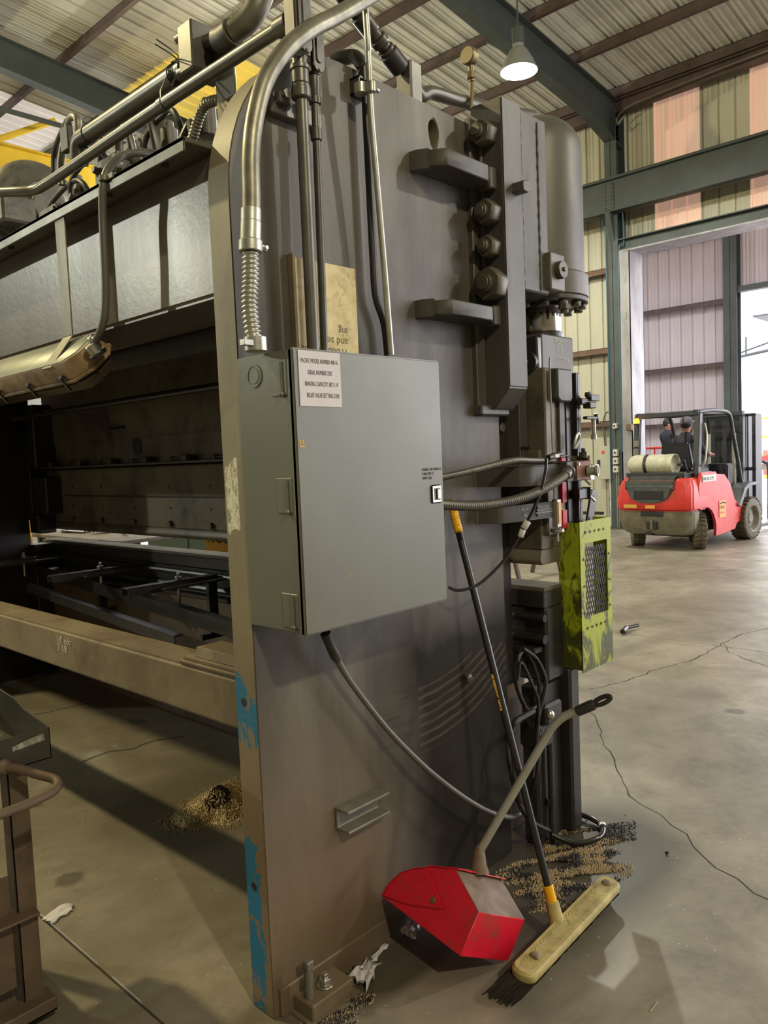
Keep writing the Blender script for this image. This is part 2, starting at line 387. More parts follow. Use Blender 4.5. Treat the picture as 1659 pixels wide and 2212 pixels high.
def floor_mat():
    m, t, bs = nt('stained_concrete')
    g = N(t, 'ShaderNodeNewGeometry'); P = g.outputs['Position']; sp = N(t, 'ShaderNodeSeparateXYZ'); t.links.new(P, sp.inputs[0]); X, Y, Z = sp.outputs
    n1 = noise(t, P, .9, 6, .6, .6); n2 = noise(t, P, 2.6, 8, .7, .3); n3 = noise(t, P, 40, 4, .6)
    col = mix(t, bwramp(t, n1, .36, .64), srgb(158,150,134), srgb(122,114,98))
    col = mix(t, mth(t, 'MULTIPLY', bwramp(t, n2, .42, .66), .55), col, srgb(84,77,62))
    # oil drips
    vo = N(t, 'ShaderNodeTexVoronoi'); vo.inputs['Scale'].default_value = 2.1; t.links.new(P, vo.inputs['Vector'])
    dd = mth(t, 'ADD', vo.outputs['Distance'], mth(t, 'MULTIPLY', mth(t, 'SUBTRACT', noise(t, P, 9, 3), .5), .16))
    spot = bwramp(t, mth(t, 'SUBTRACT', .15, dd), 0, .06)
    pick = mth(t, 'GREATER_THAN', noise(t, P, 1.1, 1), .5)
    col = mix(t, mth(t, 'MULTIPLY', mth(t, 'MULTIPLY', spot, pick), .65), col, srgb(56,52,42))
    # oil pool round the front post and plate foot, darker patches elsewhere
    def blob(cx, cy, sx, sy, amt, c):
        nonlocal col
        a = mth(t, 'DIVIDE', mth(t, 'SUBTRACT', X, cx), sx); b = mth(t, 'DIVIDE', mth(t, 'SUBTRACT', Y, cy), sy)
        r = mth(t, 'ADD', mth(t, 'SQRT', mth(t, 'ADD', mth(t, 'MULTIPLY', a, a), mth(t, 'MULTIPLY', b, b))), mth(t, 'MULTIPLY', mth(t, 'SUBTRACT', n2, .5), 1.0))
        col = mix(t, mth(t, 'MULTIPLY', bwramp(t, mth(t, 'SUBTRACT', 1., r), 0, .35), amt), col, c)
    blob(2.58, 1.50, .68, .42, .85, srgb(54,48,40)); blob(2.15, 1.5, .5, .22, .7, srgb(80,74,62)); blob(1.95, 3.1, .55, .5, .6, srgb(78,70,50))
    blob(1.75, 1.62, .35, .12, .8, srgb(58,52,42)); blob(2.0, 1.2, .35, .12, .5, srgb(84,78,60)); blob(2.3, 4.6, .5, 1.6, .5, srgb(70,60,42))
    blob(1.3, 1.74, .25, .12, .6, srgb(74,66,50))
    blob(.75, 2.35, .5, .4, .35, srgb(96,88,66))
    # wandering cracks
    wv = N(t, 'ShaderNodeVectorMath', operation='MULTIPLY_ADD'); nn = N(t, 'ShaderNodeTexNoise'); nn.inputs['Scale'].default_value = 2.4; nn.inputs['Detail'].default_value = 6
    t.links.new(P, nn.inputs['Vector']); t.links.new(nn.outputs['Color'], wv.inputs[0]); wv.inputs[1].default_value = (.55,.55,0); t.links.new(P, wv.inputs[2])
    ve = N(t, 'ShaderNodeTexVoronoi', feature='DISTANCE_TO_EDGE'); ve.inputs['Scale'].default_value = .46; t.links.new(wv.outputs[0], ve.inputs['Vector'])
    cr = mth(t, 'MULTIPLY', mth(t, 'LESS_THAN', ve.outputs['Distance'], .0028), 0.0)
    col = mix(t, mth(t, 'MULTIPLY', cr, .6), col, srgb(50,46,40))
    # chips and pale specks
    sk = N(t, 'ShaderNodeTexVoronoi'); sk.inputs['Scale'].default_value = 26; t.links.new(P, sk.inputs['Vector'])
    spk = mth(t, 'MULTIPLY', mth(t, 'LESS_THAN', sk.outputs['Distance'], .09), mth(t, 'GREATER_THAN', noise(t, P, 2.3, 2), .56))
    col = mix(t, mth(t, 'MULTIPLY', spk, .8), col, srgb(196,190,164))
    col = mix(t, mth(t, 'MULTIPLY', n3, .22), col, (.03,.03,.02,1))
    t.links.new(col, bs.inputs['Base Color'])
    t.links.new(mth(t, 'MULTIPLY_ADD', n2, .35, .30), bs.inputs['Roughness'])
    bump(t, bs, mth(t, 'ADD', mth(t, 'MULTIPLY', n3, .4), mth(t, 'MULTIPLY', n2, 1.)), .25, .004)
    return m
K['floor'] = floor_mat()

# ------------------------------------------------------------------ lamps of the hall (high-bay lamps in bell reflectors)
def high_bay(x, y, z, power, label, col=(1,.94,.76), group='high-bay lamps under the roof', r=.12, drop=-.14):
    t = thing('high_bay_lamp', label, 'lamp', (x, y, z), group)
    m = MB().lathe([(.075,.36),(.08,.30),(.12,.26),(.2,.12),(.26,-.02),(.252,-.02),(.19,.12),(.11,.25),(.02,.27)], (x,y,z), (0,0,1), 28); build('reflector', m, K['lampmetal'], t)
    build('ballast_housing', MB().cyl((x,y,z+.34), (x,y,z+.56), .085, 16), K['structural'], t, .01)
    build('hanging_stem', MB().cyl((x,y,z+.56), (x,y,8.15+.1*(14.4-x)+.05), .012, 8), K['structural'], t)
    b = MB().ball((x,y,z+.17), .06, 16, (1,1,1.3)); bo = build('bulb', b, K['lamp'], t)
    l = bpy.data.lights.new('lamp_light', 'POINT'); l.energy = power; l.color = col; l.shadow_soft_size = r
    lo = bpy.data.objects.new('lamp_light', l); COL.objects.link(lo); lo.location = (0, 0, drop); lo.parent = t
    return t
high_bay(9.6, 6.12, 6.86, 900, 'high-bay lamp glaring between the rafter and the press cylinder', (1,1,.86), drop=.05, r=.06)
high_bay(-.9, -5.2, 7.0, 1250, 'high-bay lamp hanging behind the camera', (1,.88,.62))
high_bay(-.95, 7.3, 7.0, 1450, 'high-bay lamp over the aisle beside the press', (1,.84,.45))
high_bay(9.0, -5.0, 7.0, 900, 'high-bay lamp near the door end of the hall')
high_bay(-8.2, 17.0, 7.0, 2100, 'high-bay lamp deep in the hall at the left', (.95,1,.86))
high_bay(5.6, 16.5, 6.9, 450, 'high-bay lamp deep in the hall behind the crane', (1,.96,.8))
high_bay(9.6, 13.5, 6.9, 750, 'high-bay lamp near the eave wall in the hall', (1,.97,.8))

# ------------------------------------------------------------------ the hall
XW = 14.7                                   # inner side of the siding
EAVE = 8.15
ZR = lambda x: EAVE + .1*(14.4-x)           # underside of roof deck
f = thing('floor', None, None, (0,0,-.3), kind='structure')
# concrete slabs with recessed saw-cut joints
xs = [-12, -3.6, 1.073, 6.17, 10.9, 14.9, 21.2]; ys = [-14, -6, 9.1, 16.6, 24, 32]
build('joint_bed', MB().box(-12, 21.2, -14, 32, -.3, -.018), K['floor'], f)
for i in range(len(xs)-1):
    for j in range(len(ys)-1):
        g = .004
        build('slab', MB().box(xs[i]+g, xs[i+1]-g, ys[j]+g, ys[j+1]-g, -.018, 0), K['floor'], f, .003)

def crack(pix, wd=.006):
    P = [at(x, y, 'Z', .0) for x, y in pix]; rnd = random.Random(int(pix[0][0])); q = []
    for a, b in zip(P, P[1:]):
        L = (b-a).length; k = max(1, int(L/.07))
        for i in range(k): q.append(a.lerp(b, i/k)+Vector((rnd.uniform(-1,1), rnd.uniform(-1,1), 0))*.016)
    q.append(P[-1]); l = []; r = []
    for i, p in enumerate(q):
        d = (q[min(i+1,len(q)-1)]-q[max(i-1,0)]).normalized(); n_ = Vector((-d.y, d.x, 0))*wd*rnd.uniform(.25,.7); l.append((p+n_)+Vector((0,0,.0006))); r.append((p-n_)+Vector((0,0,.0006)))
    n = len(q); build('crack', MB().add(l+r, [(i, i+1, n+i+1, n+i) for i in range(n-1)]), K['crackfill'], f)
K['crackfill'] = flat('crack_fill', srgb(58,50,42), .95)
crack([(1262,1530),(1285,1545),(1300,1580),(1300,1610),(1328,1640),(1345,1690),(1355,1720),(1420,1760),(1480,1800),(1520,1850),(1590,1900),(1700,1975)], .006)
crack([(1275,1490),(1340,1475),(1420,1445),(1500,1425),(1560,1390),(1600,1370),(1690,1350)], .010)
crack([(1560,1390),(1575,1410),(1659,1440)], .008)
crack([(75,1543),(110,1538),(150,1528),(190,1520),(228,1510)], .02); crack([(175,1645),(240,1625),(285,1617),(330,1600),(400,1590)], .018)

def rib_sheet(y0, wd, z0, z1, x, out=1, ribs=3):
    """one wall sheet with major and minor ribs, standing in the plane X = x"""
    pr = []; p = wd/ribs
    for k in range(ribs):
        b = y0+k*p
        pr += [(b, 0), (b+p*.3, 0), (b+p*.33, .006), (b+p*.39, .006), (b+p*.42, 0), (b+p*.55, 0), (b+p*.58, .006), (b+p*.64, .006), (b+p*.67, 0), (b+p*.84, 0), (b+p*.88, .03), (b+p*.95, .03), (b+p*.99, 0)]
    pr.append((y0+wd+.02, -.0006)); m = MB(); n = len(pr)
    vs = [(x+out*h, y, z0) for y, h in pr]+[(x+out*h, y, z1) for y, h in pr]
    # ribs stand outward, seen from inside as grooves; give the sheet its own thickness
    vs2 = [(a+.0012, b, c) for a, b, c in vs]
    m.add(vs+vs2, [(i, i+1, n+i+1, n+i) for i in range(n-1)]+[(2*n+i, 3*n+i, 3*n+i+1, 2*n+i+1) for i in range(n-1)])
    return m
WD = .862
wf = thing('wall_front', None, None, (XW, 7, 0), kind='structure')
Y0 = 6.43
for k in range(-11, 20):
    y = Y0+k*WD
    lit = (k % 2 == 1 or k % 2 == -1) and True
    fib = (k in (-1, -3, -5, -7)) or k in (2,)
    openbay = y+WD <= 6.9
    if fib: build('siding_sheet', rib_sheet(y, WD, 5.3 if openbay else 5.5, 8.36, XW), K['fibre'], wf)
    elif openbay: build('siding_sheet', rib_sheet(y, WD, 5.3, 8.36, XW), K['wall'], wf)
    else: build('siding_sheet', rib_sheet(y, WD, 5.3, 8.36, XW), K['wall'], wf)
    if k >= 1: build('siding_sheet', rib_sheet(y, WD, 0, 5.52, XW-.002), K['wall'], wf)
# girts: brown zees
for z in (2.06, 3.51, 5.06):
    for a, b in (((7.15, 14), (14, 30)) if z < 7 else ((-12, 7), (7.15, 14), (14, 30))):
        m = MB().prism([(0,0),(.012,0),(.012,.19),(.09,.19),(.09,.2),(0,.2)], 'y', a, b)
        m = MB()
        m.box(XW-.2, XW-.19, a, b, z-.06, z+.06); m.box(XW-.2, XW-.002, a, b, z+.05, z+.058); m.box(XW-.2, XW-.17, a, b, z-.06, z-.052)
        build('girt', m, K['girt'] if z < 7 else K['structural'], wf)
# crane runway girder
m = MB(); gz0, gz1 = 6.02, 6.63
m.box(14.0, 14.25, -12, 30, gz1-.02, gz1); m.box(14.0, 14.25, -12, 30, gz0, gz0+.02); m.box(14.10, 14.12, -12, 30, gz0, gz1)
rg = thing('trim_1', None, None, (14.1, 7, 0), kind='structure')
build('runway_girder', m, K['structural'], rg)
build('splice_plate', MB().box(14.085, 14.10, 6.98, 7.2, gz0+.06, gz1-.06), K['structural'], rg, .003)
for r in range(7):
    for yy in (7.03, 7.15): build('bolt', MB().hexa((14.085, yy, gz0+.1+r*.072), (-1,0,0), .018, .014), K['structural'], rg)
build('rail', MB().box(14.09, 14.15, -12, 30, gz1, gz1+.06), K['structural'], rg, .006)
# header beam over the doorway
m = MB(); m.box(14.15, 14.4, -9, 6.95, 5.50, 5.52); m.box(14.15, 14.4, -9, 6.95, 5.3, 5.32); m.box(14.26, 14.28, -9, 6.95, 5.3, 5.52)
build('door_header', m, K['structural'], rg)
build('header_flashing', MB().box(14.14, 14.70, -9, 6.85, 5.27, 5.298), K['jamb'], rg)

def h_column(x, y, z1, name='column', mat='structural', w_=.26, d=.32, par=None):
    m = MB(); m.box(x-d/2, x-d/2+.014, y-w_/2, y+w_/2, 0, z1); m.box(x+d/2-.014, x+d/2, y-w_/2, y+w_/2, 0, z1); m.box(x-d/2, x+d/2, y-.005, y+.005, 0, z1)
    return build(name, m, K[mat], par)
cl = thing('trim_2', None, None, (14.4, 7.05, 0), kind='structure')
for yy in (-7, 0, 14, 21, 28):
    if yy < 1: continue
    h_column(14.4, yy+.03, 8.0, par=cl)
h_column(14.36, 7.08, 7.95, par=cl, d=.36, w_=.24); build('base_plate', MB().box(14.1, 14.62, 6.9, 7.26, 0, .025), K['structural'], cl, .004)
for z in (.0,): build('crane_bracket', MB().prism([(13.98,6.03),(14.18,6.03),(14.18,5.5)], 'y', 7.02, 7.12), K['structural'], cl)
# pale jamb channel beside the doorway
jm = thing('door_1', None, None, (14.4, 6.8, 0), kind='structure')
m = MB(); m.box(14.15, 14.72, 6.72, 6.735, 0, 5.3); m.box(14.15, 14.165, 6.72, 6.92, 0, 5.3); m.box(14.705, 14.72, 6.72, 6.9, 0, 5.3)
build('jamb_channel', m, K['jamb'], jm)
for z in (.5, 1.2, 1.9, 2.6, 3.3, 4.0, 4.7): build('jamb_clip', MB().box(14.14, 14.15, 6.80, 6.83, z, z+.14), K['jamb'], jm)
build('door_latch_box', MB().box(14.05, 14.14, 6.70, 6.80, 1.9, 2.02), K['girt'], jm, .005)

# annex behind the doorway, its wall, framed door and yard
XA = 21.0
wa = thing('wall_annex', None, None, (XA, 8, 0), kind='structure')
for k in range(6): build('siding_sheet', rib_sheet(7.35+k*.915, .915, 0, 7.4, XA), K['annexwall'], wa)
for k in range(17): build('siding_sheet', rib_sheet(7.0-(k+1)*.915, .915, 5.5, 7.4, XA), K['annexwall'], wa)
for z in (2.1, 3.6, 5.2, 6.9): build('girt', MB().box(XA-.22, XA-.2, 7.35, 12.6, z-.06, z+.06).box(XA-.22, XA-.01, 7.35, 12.6, z+.05, z+.06), K['primer'], wa)
build('door_lintel', MB().box(XA-.25, XA-.02, 1.6, 7.0, 5.36, 5.5), K['structural'], wa)
h_column(XA-.15, 7.17, 7.4, 'door_post', 'structural', .34, .3, wa)
build('unseen_side_wall', MB().box(XW, XA, 12.6, 12.65, 0, 8.1), K['annexwall'], wa)  # unseen wall, added to shut sky light out of the annex side
build('unseen_annex_roof', MB().box(XW+2.8, XA+.3, -4.1, 12.7, 7.42, 7.5), K['deck'], wa)  # unseen roof, cut back near the hall so sky light falls into the annex
K['dimwall'] = worn('rear_siding', srgb(134,132,118), srgb(138,136,122), 1, (.6,.7))
wl = build('wall_back', MB().box(-12.1, -12, -14, 32, 0, 11), K['dimwall'], kind='structure')
wl2 = build('wall_left', MB().box(-12, 14.9, 32, 32.1, 0, 11), K['dimwall'], kind='structure')
wl3 = build('wall_right', MB().box(-12, 14.9, -14.1, -14, 0, 11), K['dimwall'], kind='structure')
build('ground', MB().box(21.2, 90, -60, 60, -.3, -.02), K['ground'], kind='structure')

# roof: deck sheets, purlins, rafters
ce = thing('ceiling', None, None, (0, 8, 8), kind='structure')
def deck_sheet(y0, x0, x1, wd=.915):
    pr = []; p = wd/3
    for k in range(3):
        b = y0+k*p; pr += [(b,0),(b+p*.28,0),(b+p*.31,.006),(b+p*.37,.006),(b+p*.4,0),(b+p*.56,0),(b+p*.59,.006),(b+p*.65,.006),(b+p*.68,0),(b+p*.78,0),(b+p*.84,.05),(b+p*.95,.05),(b+p*.995,0)]
    pr.append((y0+wd+.02, -.0006)); n = len(pr); m = MB()
    vs = [(x0, y, ZR(x0)+h+.21) for y, h in pr]+[(x1, y, ZR(x1)+h+.21) for y, h in pr]; vs2 = [(a, b, c+.0015) for a, b, c in vs]
    return m.add(vs+vs2, [(i, i+1, n+i+1, n+i) for i in range(n-1)]+[(2*n+i, 3*n+i, 3*n+i+1, 2*n+i+1) for i in range(n-1)])
k = 0; y = -14.
while y < 32:
    if -2 < y < 30:
        cuts = (-12.1, 5.4, 8.3, 11.3, 14.9)
        for a, b in zip(cuts, cuts[1:]):
            mt = 'roofyellow' if (a == 8.3 and 11.2 < y < 13.6) else 'roofwhite' if (a == 5.4 and 16 < y < 20.5) else 'deck'
            build('deck_sheet', deck_sheet(y, a-(.05 if a > 0 else 0), b), K[mt], ce)
    y += .915; k += 1
build('deck_rear', MB().quadprism([(-12.1,-14,ZR(-12.1)+.21),(14.9,-14,ZR(14.9)+.21),(14.9,-1.19,ZR(14.9)+.21),(-12.1,-1.19,ZR(-12.1)+.21)], (0,0,.02)), K['deck'], ce)
build('deck_rear', MB().quadprism([(-12.1,29.5,ZR(-12.1)+.21),(14.9,29.5,ZR(14.9)+.21),(14.9,32,ZR(14.9)+.21),(-12.1,32,ZR(-12.1)+.21)], (0,0,.02)), K['deck'], ce)
x = 14.3; first = None
while x > -11.5:
    m = MB(); z = ZR(x)
    m.box(x-.006, x+.006, -14, 32, z+.005, z+.205); m.box(x-.075, x+.006, -14, 32, z+.0, z+.01); m.box(x-.006, x+.075, -14, 32, z+.197, z+.205)
    build('purlin', m, K['primer'], ce); x -= 1.48
for yy in (-7, .03, 7.08, 14.05, 21, 28):
    m = MB(); d0, d1 = .62, .5
    xs_ = [(14.55, .85), (13.2, .62), (6, .52), (-12, .55)]
    top = [(a, ZR(a)-.005) for a, d in xs_]; bot = [(a, ZR(a)-d) for a, d in xs_]
    m.prism(top+bot[::-1], 'y', yy-.005, yy+.005)
    for i in range(3):
        (a, za), (b, zb) = bot[i], bot[i+1]
        m.prism([(a,za),(b,zb),(b,zb-.016),(a,za-.016)], 'y', yy-.11, yy+.11)
        (a, za), (b, zb) = top[i], top[i+1]
        m.prism([(a,za),(b,zb),(b,zb-.014),(a,za-.014)], 'y', yy-.11, yy+.11)
    build('rafter', m, K['structural'], ce)
    for xx in (11.3, 5.5, -.5):
        build('flange_brace', MB().tube([(xx, yy+.1, ZR(xx)-.5), (xx, yy+.75, ZR(xx)+.02)], .02, 6), K['structural'], ce)
build('eave_strut', MB().box(14.35, 14.5, -14, 32, 7.93, 8.13).box(14.25, 14.5, -14, 32, 8.12, 8.14), K['primer'], ce)

# yellow bridge crane at the left
cr = thing('bridge_crane', 'yellow bridge crane girder high in the hall at far left', 'crane', (5, 14, 6.7))
build('girder', MB().box(-11.5, 13.95, 13.9, 14.5, 6.5, 7.15).box(-11.5, 13.95, 13.82, 14.58, 7.15, 7.18), K['safety_yellow'], cr, .01)
build('end_truck', MB().box(13.9, 14.25, 12.9, 15.4, 6.76, 7.0), K['safety_yellow'], cr, .01)
for xx in (5.4, 3.2): build('walkway_brace', MB().tube([(xx,13.85,7.1),(xx+1,13.4,7.6)], .05, 6), K['safety_yellow'], cr)
build('festoon_track', MB().box(-11, 13.9, 13.35, 13.39, 7.5, 7.56).box(-11, 13.9, 13.05, 13.08, 7.35, 7.4), K['structural'], cr)

# wall services
t = thing('outlet_box_strip', 'outlet boxes and conduit stacked on the grey column', 'outlet', (14.15, 6.98, 0))
for z0, z1, wd in ((1.42, 1.55, .09), (1.26, 1.39, .1), (1.1, 1.23, .1), (1.95, 2.05, .08)):
    b = build('outlet_box', MB().box(14.09, 14.17, 7.06-wd/2, 7.06+wd/2, z0, z1), K['white'], t, .006)
    build('socket', MB().cyl((14.088,7.06,(z0+z1)/2), (14.08,7.06,(z0+z1)/2), .02, 10), K['black'], t)
build('drop_conduit', MB().tube([(14.15,7.06,0),(14.15,7.06,1.1)], .014, 8).tube([(14.15,7.02,0),(14.15,7.02,1.1)], .014, 8), K['galv'], t)
build('air_line', MB().tube([(14.16,6.93,1.5),(14.16,6.94,5.1),(14.2,6.85,5.4),(14.2,6.86,6.0)], .013, 8, 4).tube([(14.16,7.19,.9),(14.16,7.2,5.3),(14.2,7.28,5.8),(14.25,7.3,6.2)], .011, 8, 4), K['bluepipe'], t)
t = thing('switch_box', 'pale grey switch box on the siding beside the column', 'electrical box', (14.6, 7.6, 1.0))
build('box_body', MB().box(14.52, 14.7, 7.36, 7.62, .95, 1.62), K['wall'], t, .01); build('switch_lever', MB().box(14.50, 14.52, 7.6, 7.66, 1.2, 1.35), K['fdark'], t, .004)
build('warning_sticker', MB().box(14.515, 14.52, 7.5, 7.56, 1.47, 1.53), K['liftred'], t); build('feed_pipe', MB().tube([(14.6,7.45,0),(14.6,7.45,.95)], .02, 8), K['galv'], t)
build('loop_cable', MB().tube([(14.55,7.5,1.62),(14.5,7.5,2.1),(14.48,7.4,2.3),(14.48,7.3,2.15),(14.48,7.25,1.9)], .014, 8, 5), K['rubbergrey'], t)
t = thing('eave_cable', 'thin grey cable drooping below the eave at the column top', 'cable', (14.3, 6.9, 8))
build('cable_run', MB().tube([(14.2,6.95,7.75),(14.15,6.75,7.85),(14.2,6.4,7.92),(14.22,5.2,7.98),(14.22,3.8,8.0),(14.22,1,8.02)], .015, 6, 5), K['rubbergrey'], t)
build('loose_end', MB().tube([(14.2,6.95,7.75),(14.15,6.9,7.62),(14.12,6.8,7.68),(14.1,6.72,7.7)], .022, 6, 4), K['galv'], t)

# ------------------------------------------------------------------ the press brake
PF, PB, PX0, PX1 = 1.73, 1.828, 1.288, 2.505
pb = thing('press_brake', 'large dark grey hydraulic press brake filling the view', 'machine', (2, 3.9, 0))
MID = 7.98
def frame_outline():
    o = [(PX0, .0), (PX0, 2.30)]
    for i in range(1, 15):
        a = PI-(PI/2)*i/14; o.append((1.72+.432*math.cos(a), 2.32+.475*math.sin(a)))
    return o + [(2.56, 2.79), (2.56, 1.80), (PX1, 1.76), (PX1, 0)]
def frame(y0, y1, hole=True):
    bm = bmesh.new(); o = frame_outline()
    f1 = [bm.verts.new((x, y0, z)) for x, z in o]; f2 = [bm.verts.new((x, y1, z)) for x, z in o]; n = len(o)
    hp = [(2.166+.026*math.cos(a)*(1+.08*math.sin(3*a)), 2.70+.052*math.sin(a)*(1+.04*math.cos(5*a))) for a in [2*PI*k/16 for k in range(16)]]
    sides = [bm.faces.new([f1[i], f1[(i+1)%n], f2[(i+1)%n], f2[i]]) for i in range(n)]
    for fl, y in ((f1, y0), (f2, y1)):
        h = [bm.verts.new((x, y, z)) for x, z in hp]
        es = [bm.edges.get((fl[i], fl[(i+1)%n])) or bm.edges.new((fl[i], fl[(i+1)%n])) for i in range(n)]
        eh = [bm.edges.new((h[i], h[(i+1)%16])) for i in range(16)]
        bmesh.ops.triangle_fill(bm, use_beauty=True, edges=es+eh)
        if fl is f1: h1 = h
        else: h2 = h
    for i in range(16): bm.faces.new([h1[i], h2[i], h2[(i+1)%16], h1[(i+1)%16]])
    m = MB(); bm.verts.index_update(); bm.verts.ensure_lookup_table()
    m.v = [v.co.copy() for v in bm.verts]; m.f = [tuple(v.index for v in f_.verts) for f_ in bm.faces]; bm.free(); return m
sf = build('side_frame', frame(PF, PB), K['plate'], pb, .006, 2)
sf.data.materials.append(K['edge'])
for p in sf.data.polygons:
    if p.normal.x < -.3: p.material_index = 1
sf2 = build('side_frame', frame(MID-PB, MID-PF), K['oily'], pb, .006, 2)
build('hole_light_stop', MB().box(2.05, 2.30, PB+.01, PB+.02, 2.55, 2.78), K['black'], pb)  # added black plate, keeps stray light from showing through the frame hole
for zz, yy in ((.921, 1.79), (.377, 1.79)): build('edge_hole', MB().cyl((PX0-.001, yy, zz), (PX0+.02, yy, zz), .012, 16), K['black'], pb)
# crown beam with its top plate
bmx = build('crown_beam', MB().box(1.32, 1.60, PB, MID-PB, 2.07, 2.462), K['beam'], pb, .012, 3)
m = MB(); m.box(1.22, 1.62, PB, MID-PB, 2.462, 2.476); m.box(1.22, 1.228, PB, MID-PB, 2.437, 2.476)
build('crown_top_plate', m, K['conduit'], pb, .002)
for yy in (2.0, 2.33, 2.68, 3.1): build('beam_bolt', MB().hexa((1.27, yy, 2.462), (0,0,-1), .011, .012), K['nut'], pb)
build('crown_rear_plate', MB().box(1.60, 2.64, PB, MID-PB, 2.40, 2.42), K['oily'], pb)
build('crown_stiffener', MB().box(1.62, 1.66, PB, MID-PB, 2.0, 2.40), K['oily'], pb)
# horizontal oil pipe behind the beam
build('rear_pipe', MB().tube([(2.3, PB, 1.985), (2.3, 3.4, 1.985), (2.3, 5.8, 1.985)], .02, 10), K['oily'], pb)
# ram
RX = 2.66
build('ram_body', MB().box(RX, 2.80, 1.62, MID-1.62, 1.26, 1.92), K['ramsteel'], pb, .006)
build('ram_upper_plate', MB().box(RX-.012, 2.80, 1.86, MID-1.86, 1.79, 2.40), K['ramsteel'], pb, .004)
build('ram_end_skirt', MB().box(RX-.03, RX-.012, 2.2, MID-1.86, 1.605, 1.615), K['oily'], pb)
build('ram_lower_plate', MB().box(RX-.02, 2.80, 1.64, MID-1.7, 1.205, 1.60), K['ramsteel'], pb, .004)
build('ram_seam_strip', MB().box(RX-.028, RX-.02, 1.9, MID-2.2, 1.40, 1.408), K['oily'], pb)
build('punch_holder', MB().prism([(RX-.02,1.205),(RX-.035,1.165),(RX-.02,1.145),(2.78,1.145),(2.80,1.205)], 'y', 1.64, MID-1.75), K['ramsteel'], pb, .003)
for k in range(9):
    yy = 2.55+k*.445
    build('punch_bolt', MB().hexa((RX-.02, yy, 1.232), (-1,0,0), .02, .022), K['nut'], pb)
    build('ram_hole', MB().cyl((RX-.021, yy, 1.33), (RX-.018, yy, 1.33), .011, 10), K['black'], pb)
    build('ram_hole', MB().cyl((RX-.021, yy, 1.47), (RX-.018, yy, 1.47), .012, 10), K['black'], pb)
build('ram_hole', MB().cyl((RX-.003, 4.72, 1.735), (RX+.001, 4.72, 1.735), .055, 20).cyl((RX-.004, 4.72, 1.735), (RX-.003, 4.72, 1.735), .06, 20), K['oily'], pb)
for yy in (3.0, 4.85): build('ram_slot', MB().box(RX-.03, RX-.012, yy, yy+.2, 1.86, 1.875), K['black'], pb)
# wedge rail with adjusting bolts along the ram
build('wedge_rail', MB().box(RX-.09, RX-.02, 1.9, MID-1.95, 1.60, 1.612).box(RX-.09, RX-.082, 1.9, MID-1.95, 1.60, 1.625), K['press'], pb, .002)
for k in range(9):
    yy = 2.2+k*.46
    build('wedge_block', MB().box(RX-.075, RX-.02, yy, yy+.06, 1.612, 1.662), K['press'], pb, .006)
    build('wedge_bolt', MB().cyl((RX-.05, yy-.01, 1.637), (RX-.05, yy+.17, 1.637), .011, 10).hexa((RX-.05, yy+.17, 1.637), (0,1,0), .02, .02), K['nut'], pb)
build('ram_gib_box', MB().box(2.52, RX-.02, 5.85, 6.12, 1.27, 1.55).box(2.50, RX-.02, 5.98, 6.14, 1.12, 1.27), K['oily'], pb, .008)
build('ram_gib_box', MB().box(2.5, 2.66, 5.95, 6.15, 1.62, 2.1), K['oily'], pb, .008)
# bed
build('bed_plate', MB().box(2.62, 2.78, PB-.0, MID-PB, 0, .80), K['bedsteel'], pb, .005)
build('bed_front', MB().box(2.66, 2.80, 1.64, MID-1.64, .665, .97), K['oily'], pb, .01)
build('die_rail', MB().box(2.645, 2.80, 1.64, MID-1.7, .97, 1.036), K['oily'], pb, .004)
build('die_rail_cap', MB().box(2.65, 2.80, 1.64, MID-1.7, 1.036, 1.052), K['dierail'], pb, .002)
build('die_groove_strip', MB().tube([(2.65,1.64,.93),(2.65,MID-1.7,.93)], .016, 8).tube([(2.65,1.64,.845),(2.65,MID-1.7,.845)], .02, 8), K['oily'], pb)
build('bed_ledge', MB().box(2.60, 2.68, 1.66, MID-1.66, .79, .815), K['oily'], pb, .004)
build('front_post', MB().box(2.785, 2.86, 1.612, 1.735, 0, .70), K['oily'], pb, .01)
build('front_post', MB().box(2.60, 2.785, 1.66, 1.735, 0, .66), K['oily'], pb, .01)
for yy in (1.78, 1.98): build('bed_bolt', MB().hexa((2.66, yy, .77), (-1,0,0), .014, .01), K['oily'], pb)
# lower cross tube at the back
build('cross_tube', MB().box(1.325, 1.475, PB, MID-PB, .807, .965), K['rusty'], pb, .012, 3)
# cylinder bracket block on the near frame
m = MB().prism([(1.745,2.86),(1.607,2.86),(1.607,1.833),(1.675,1.757),(1.745,1.757)], 'x', 2.40, 2.525)
build('cylinder_bracket', m, K['press'], pb, .005, 2)
build('bracket_strip', MB().box(2.345, 2.40, 1.708, 1.735, 1.74, 2.80), K['press'], pb, .004)
build('bracket_shim', MB().box(2.385, 2.40, 1.69, 1.708, 2.13, 2.80), K['press'], pb, .003)
build('bracket_foot', MB().box(2.34, 2.52, 1.69, 1.735, 1.735, 1.775), K['press'], pb, .006)
build('weld_lug', MB().prism([(2.455,2.565),(2.495,2.575),(2.52,2.555),(2.49,2.528),(2.455,2.53)], 'y', 1.56, 1.61), K['press'], pb, .003)
build('mounting_pad', MB().box(2.525, 2.72, 1.622, 1.76, 2.20, 2.86), K['press'], pb, .006)
for xb in (2.538, 2.655):
    build('weld_bead', MB().tube([(xb+.001*math.sin(i*1.7+xb*50), 1.621, 2.21+i*.0165) for i in range(39)], [.0045+.002*math.sin(i*2.3) for i in range(39)], 8), K['press'], pb)
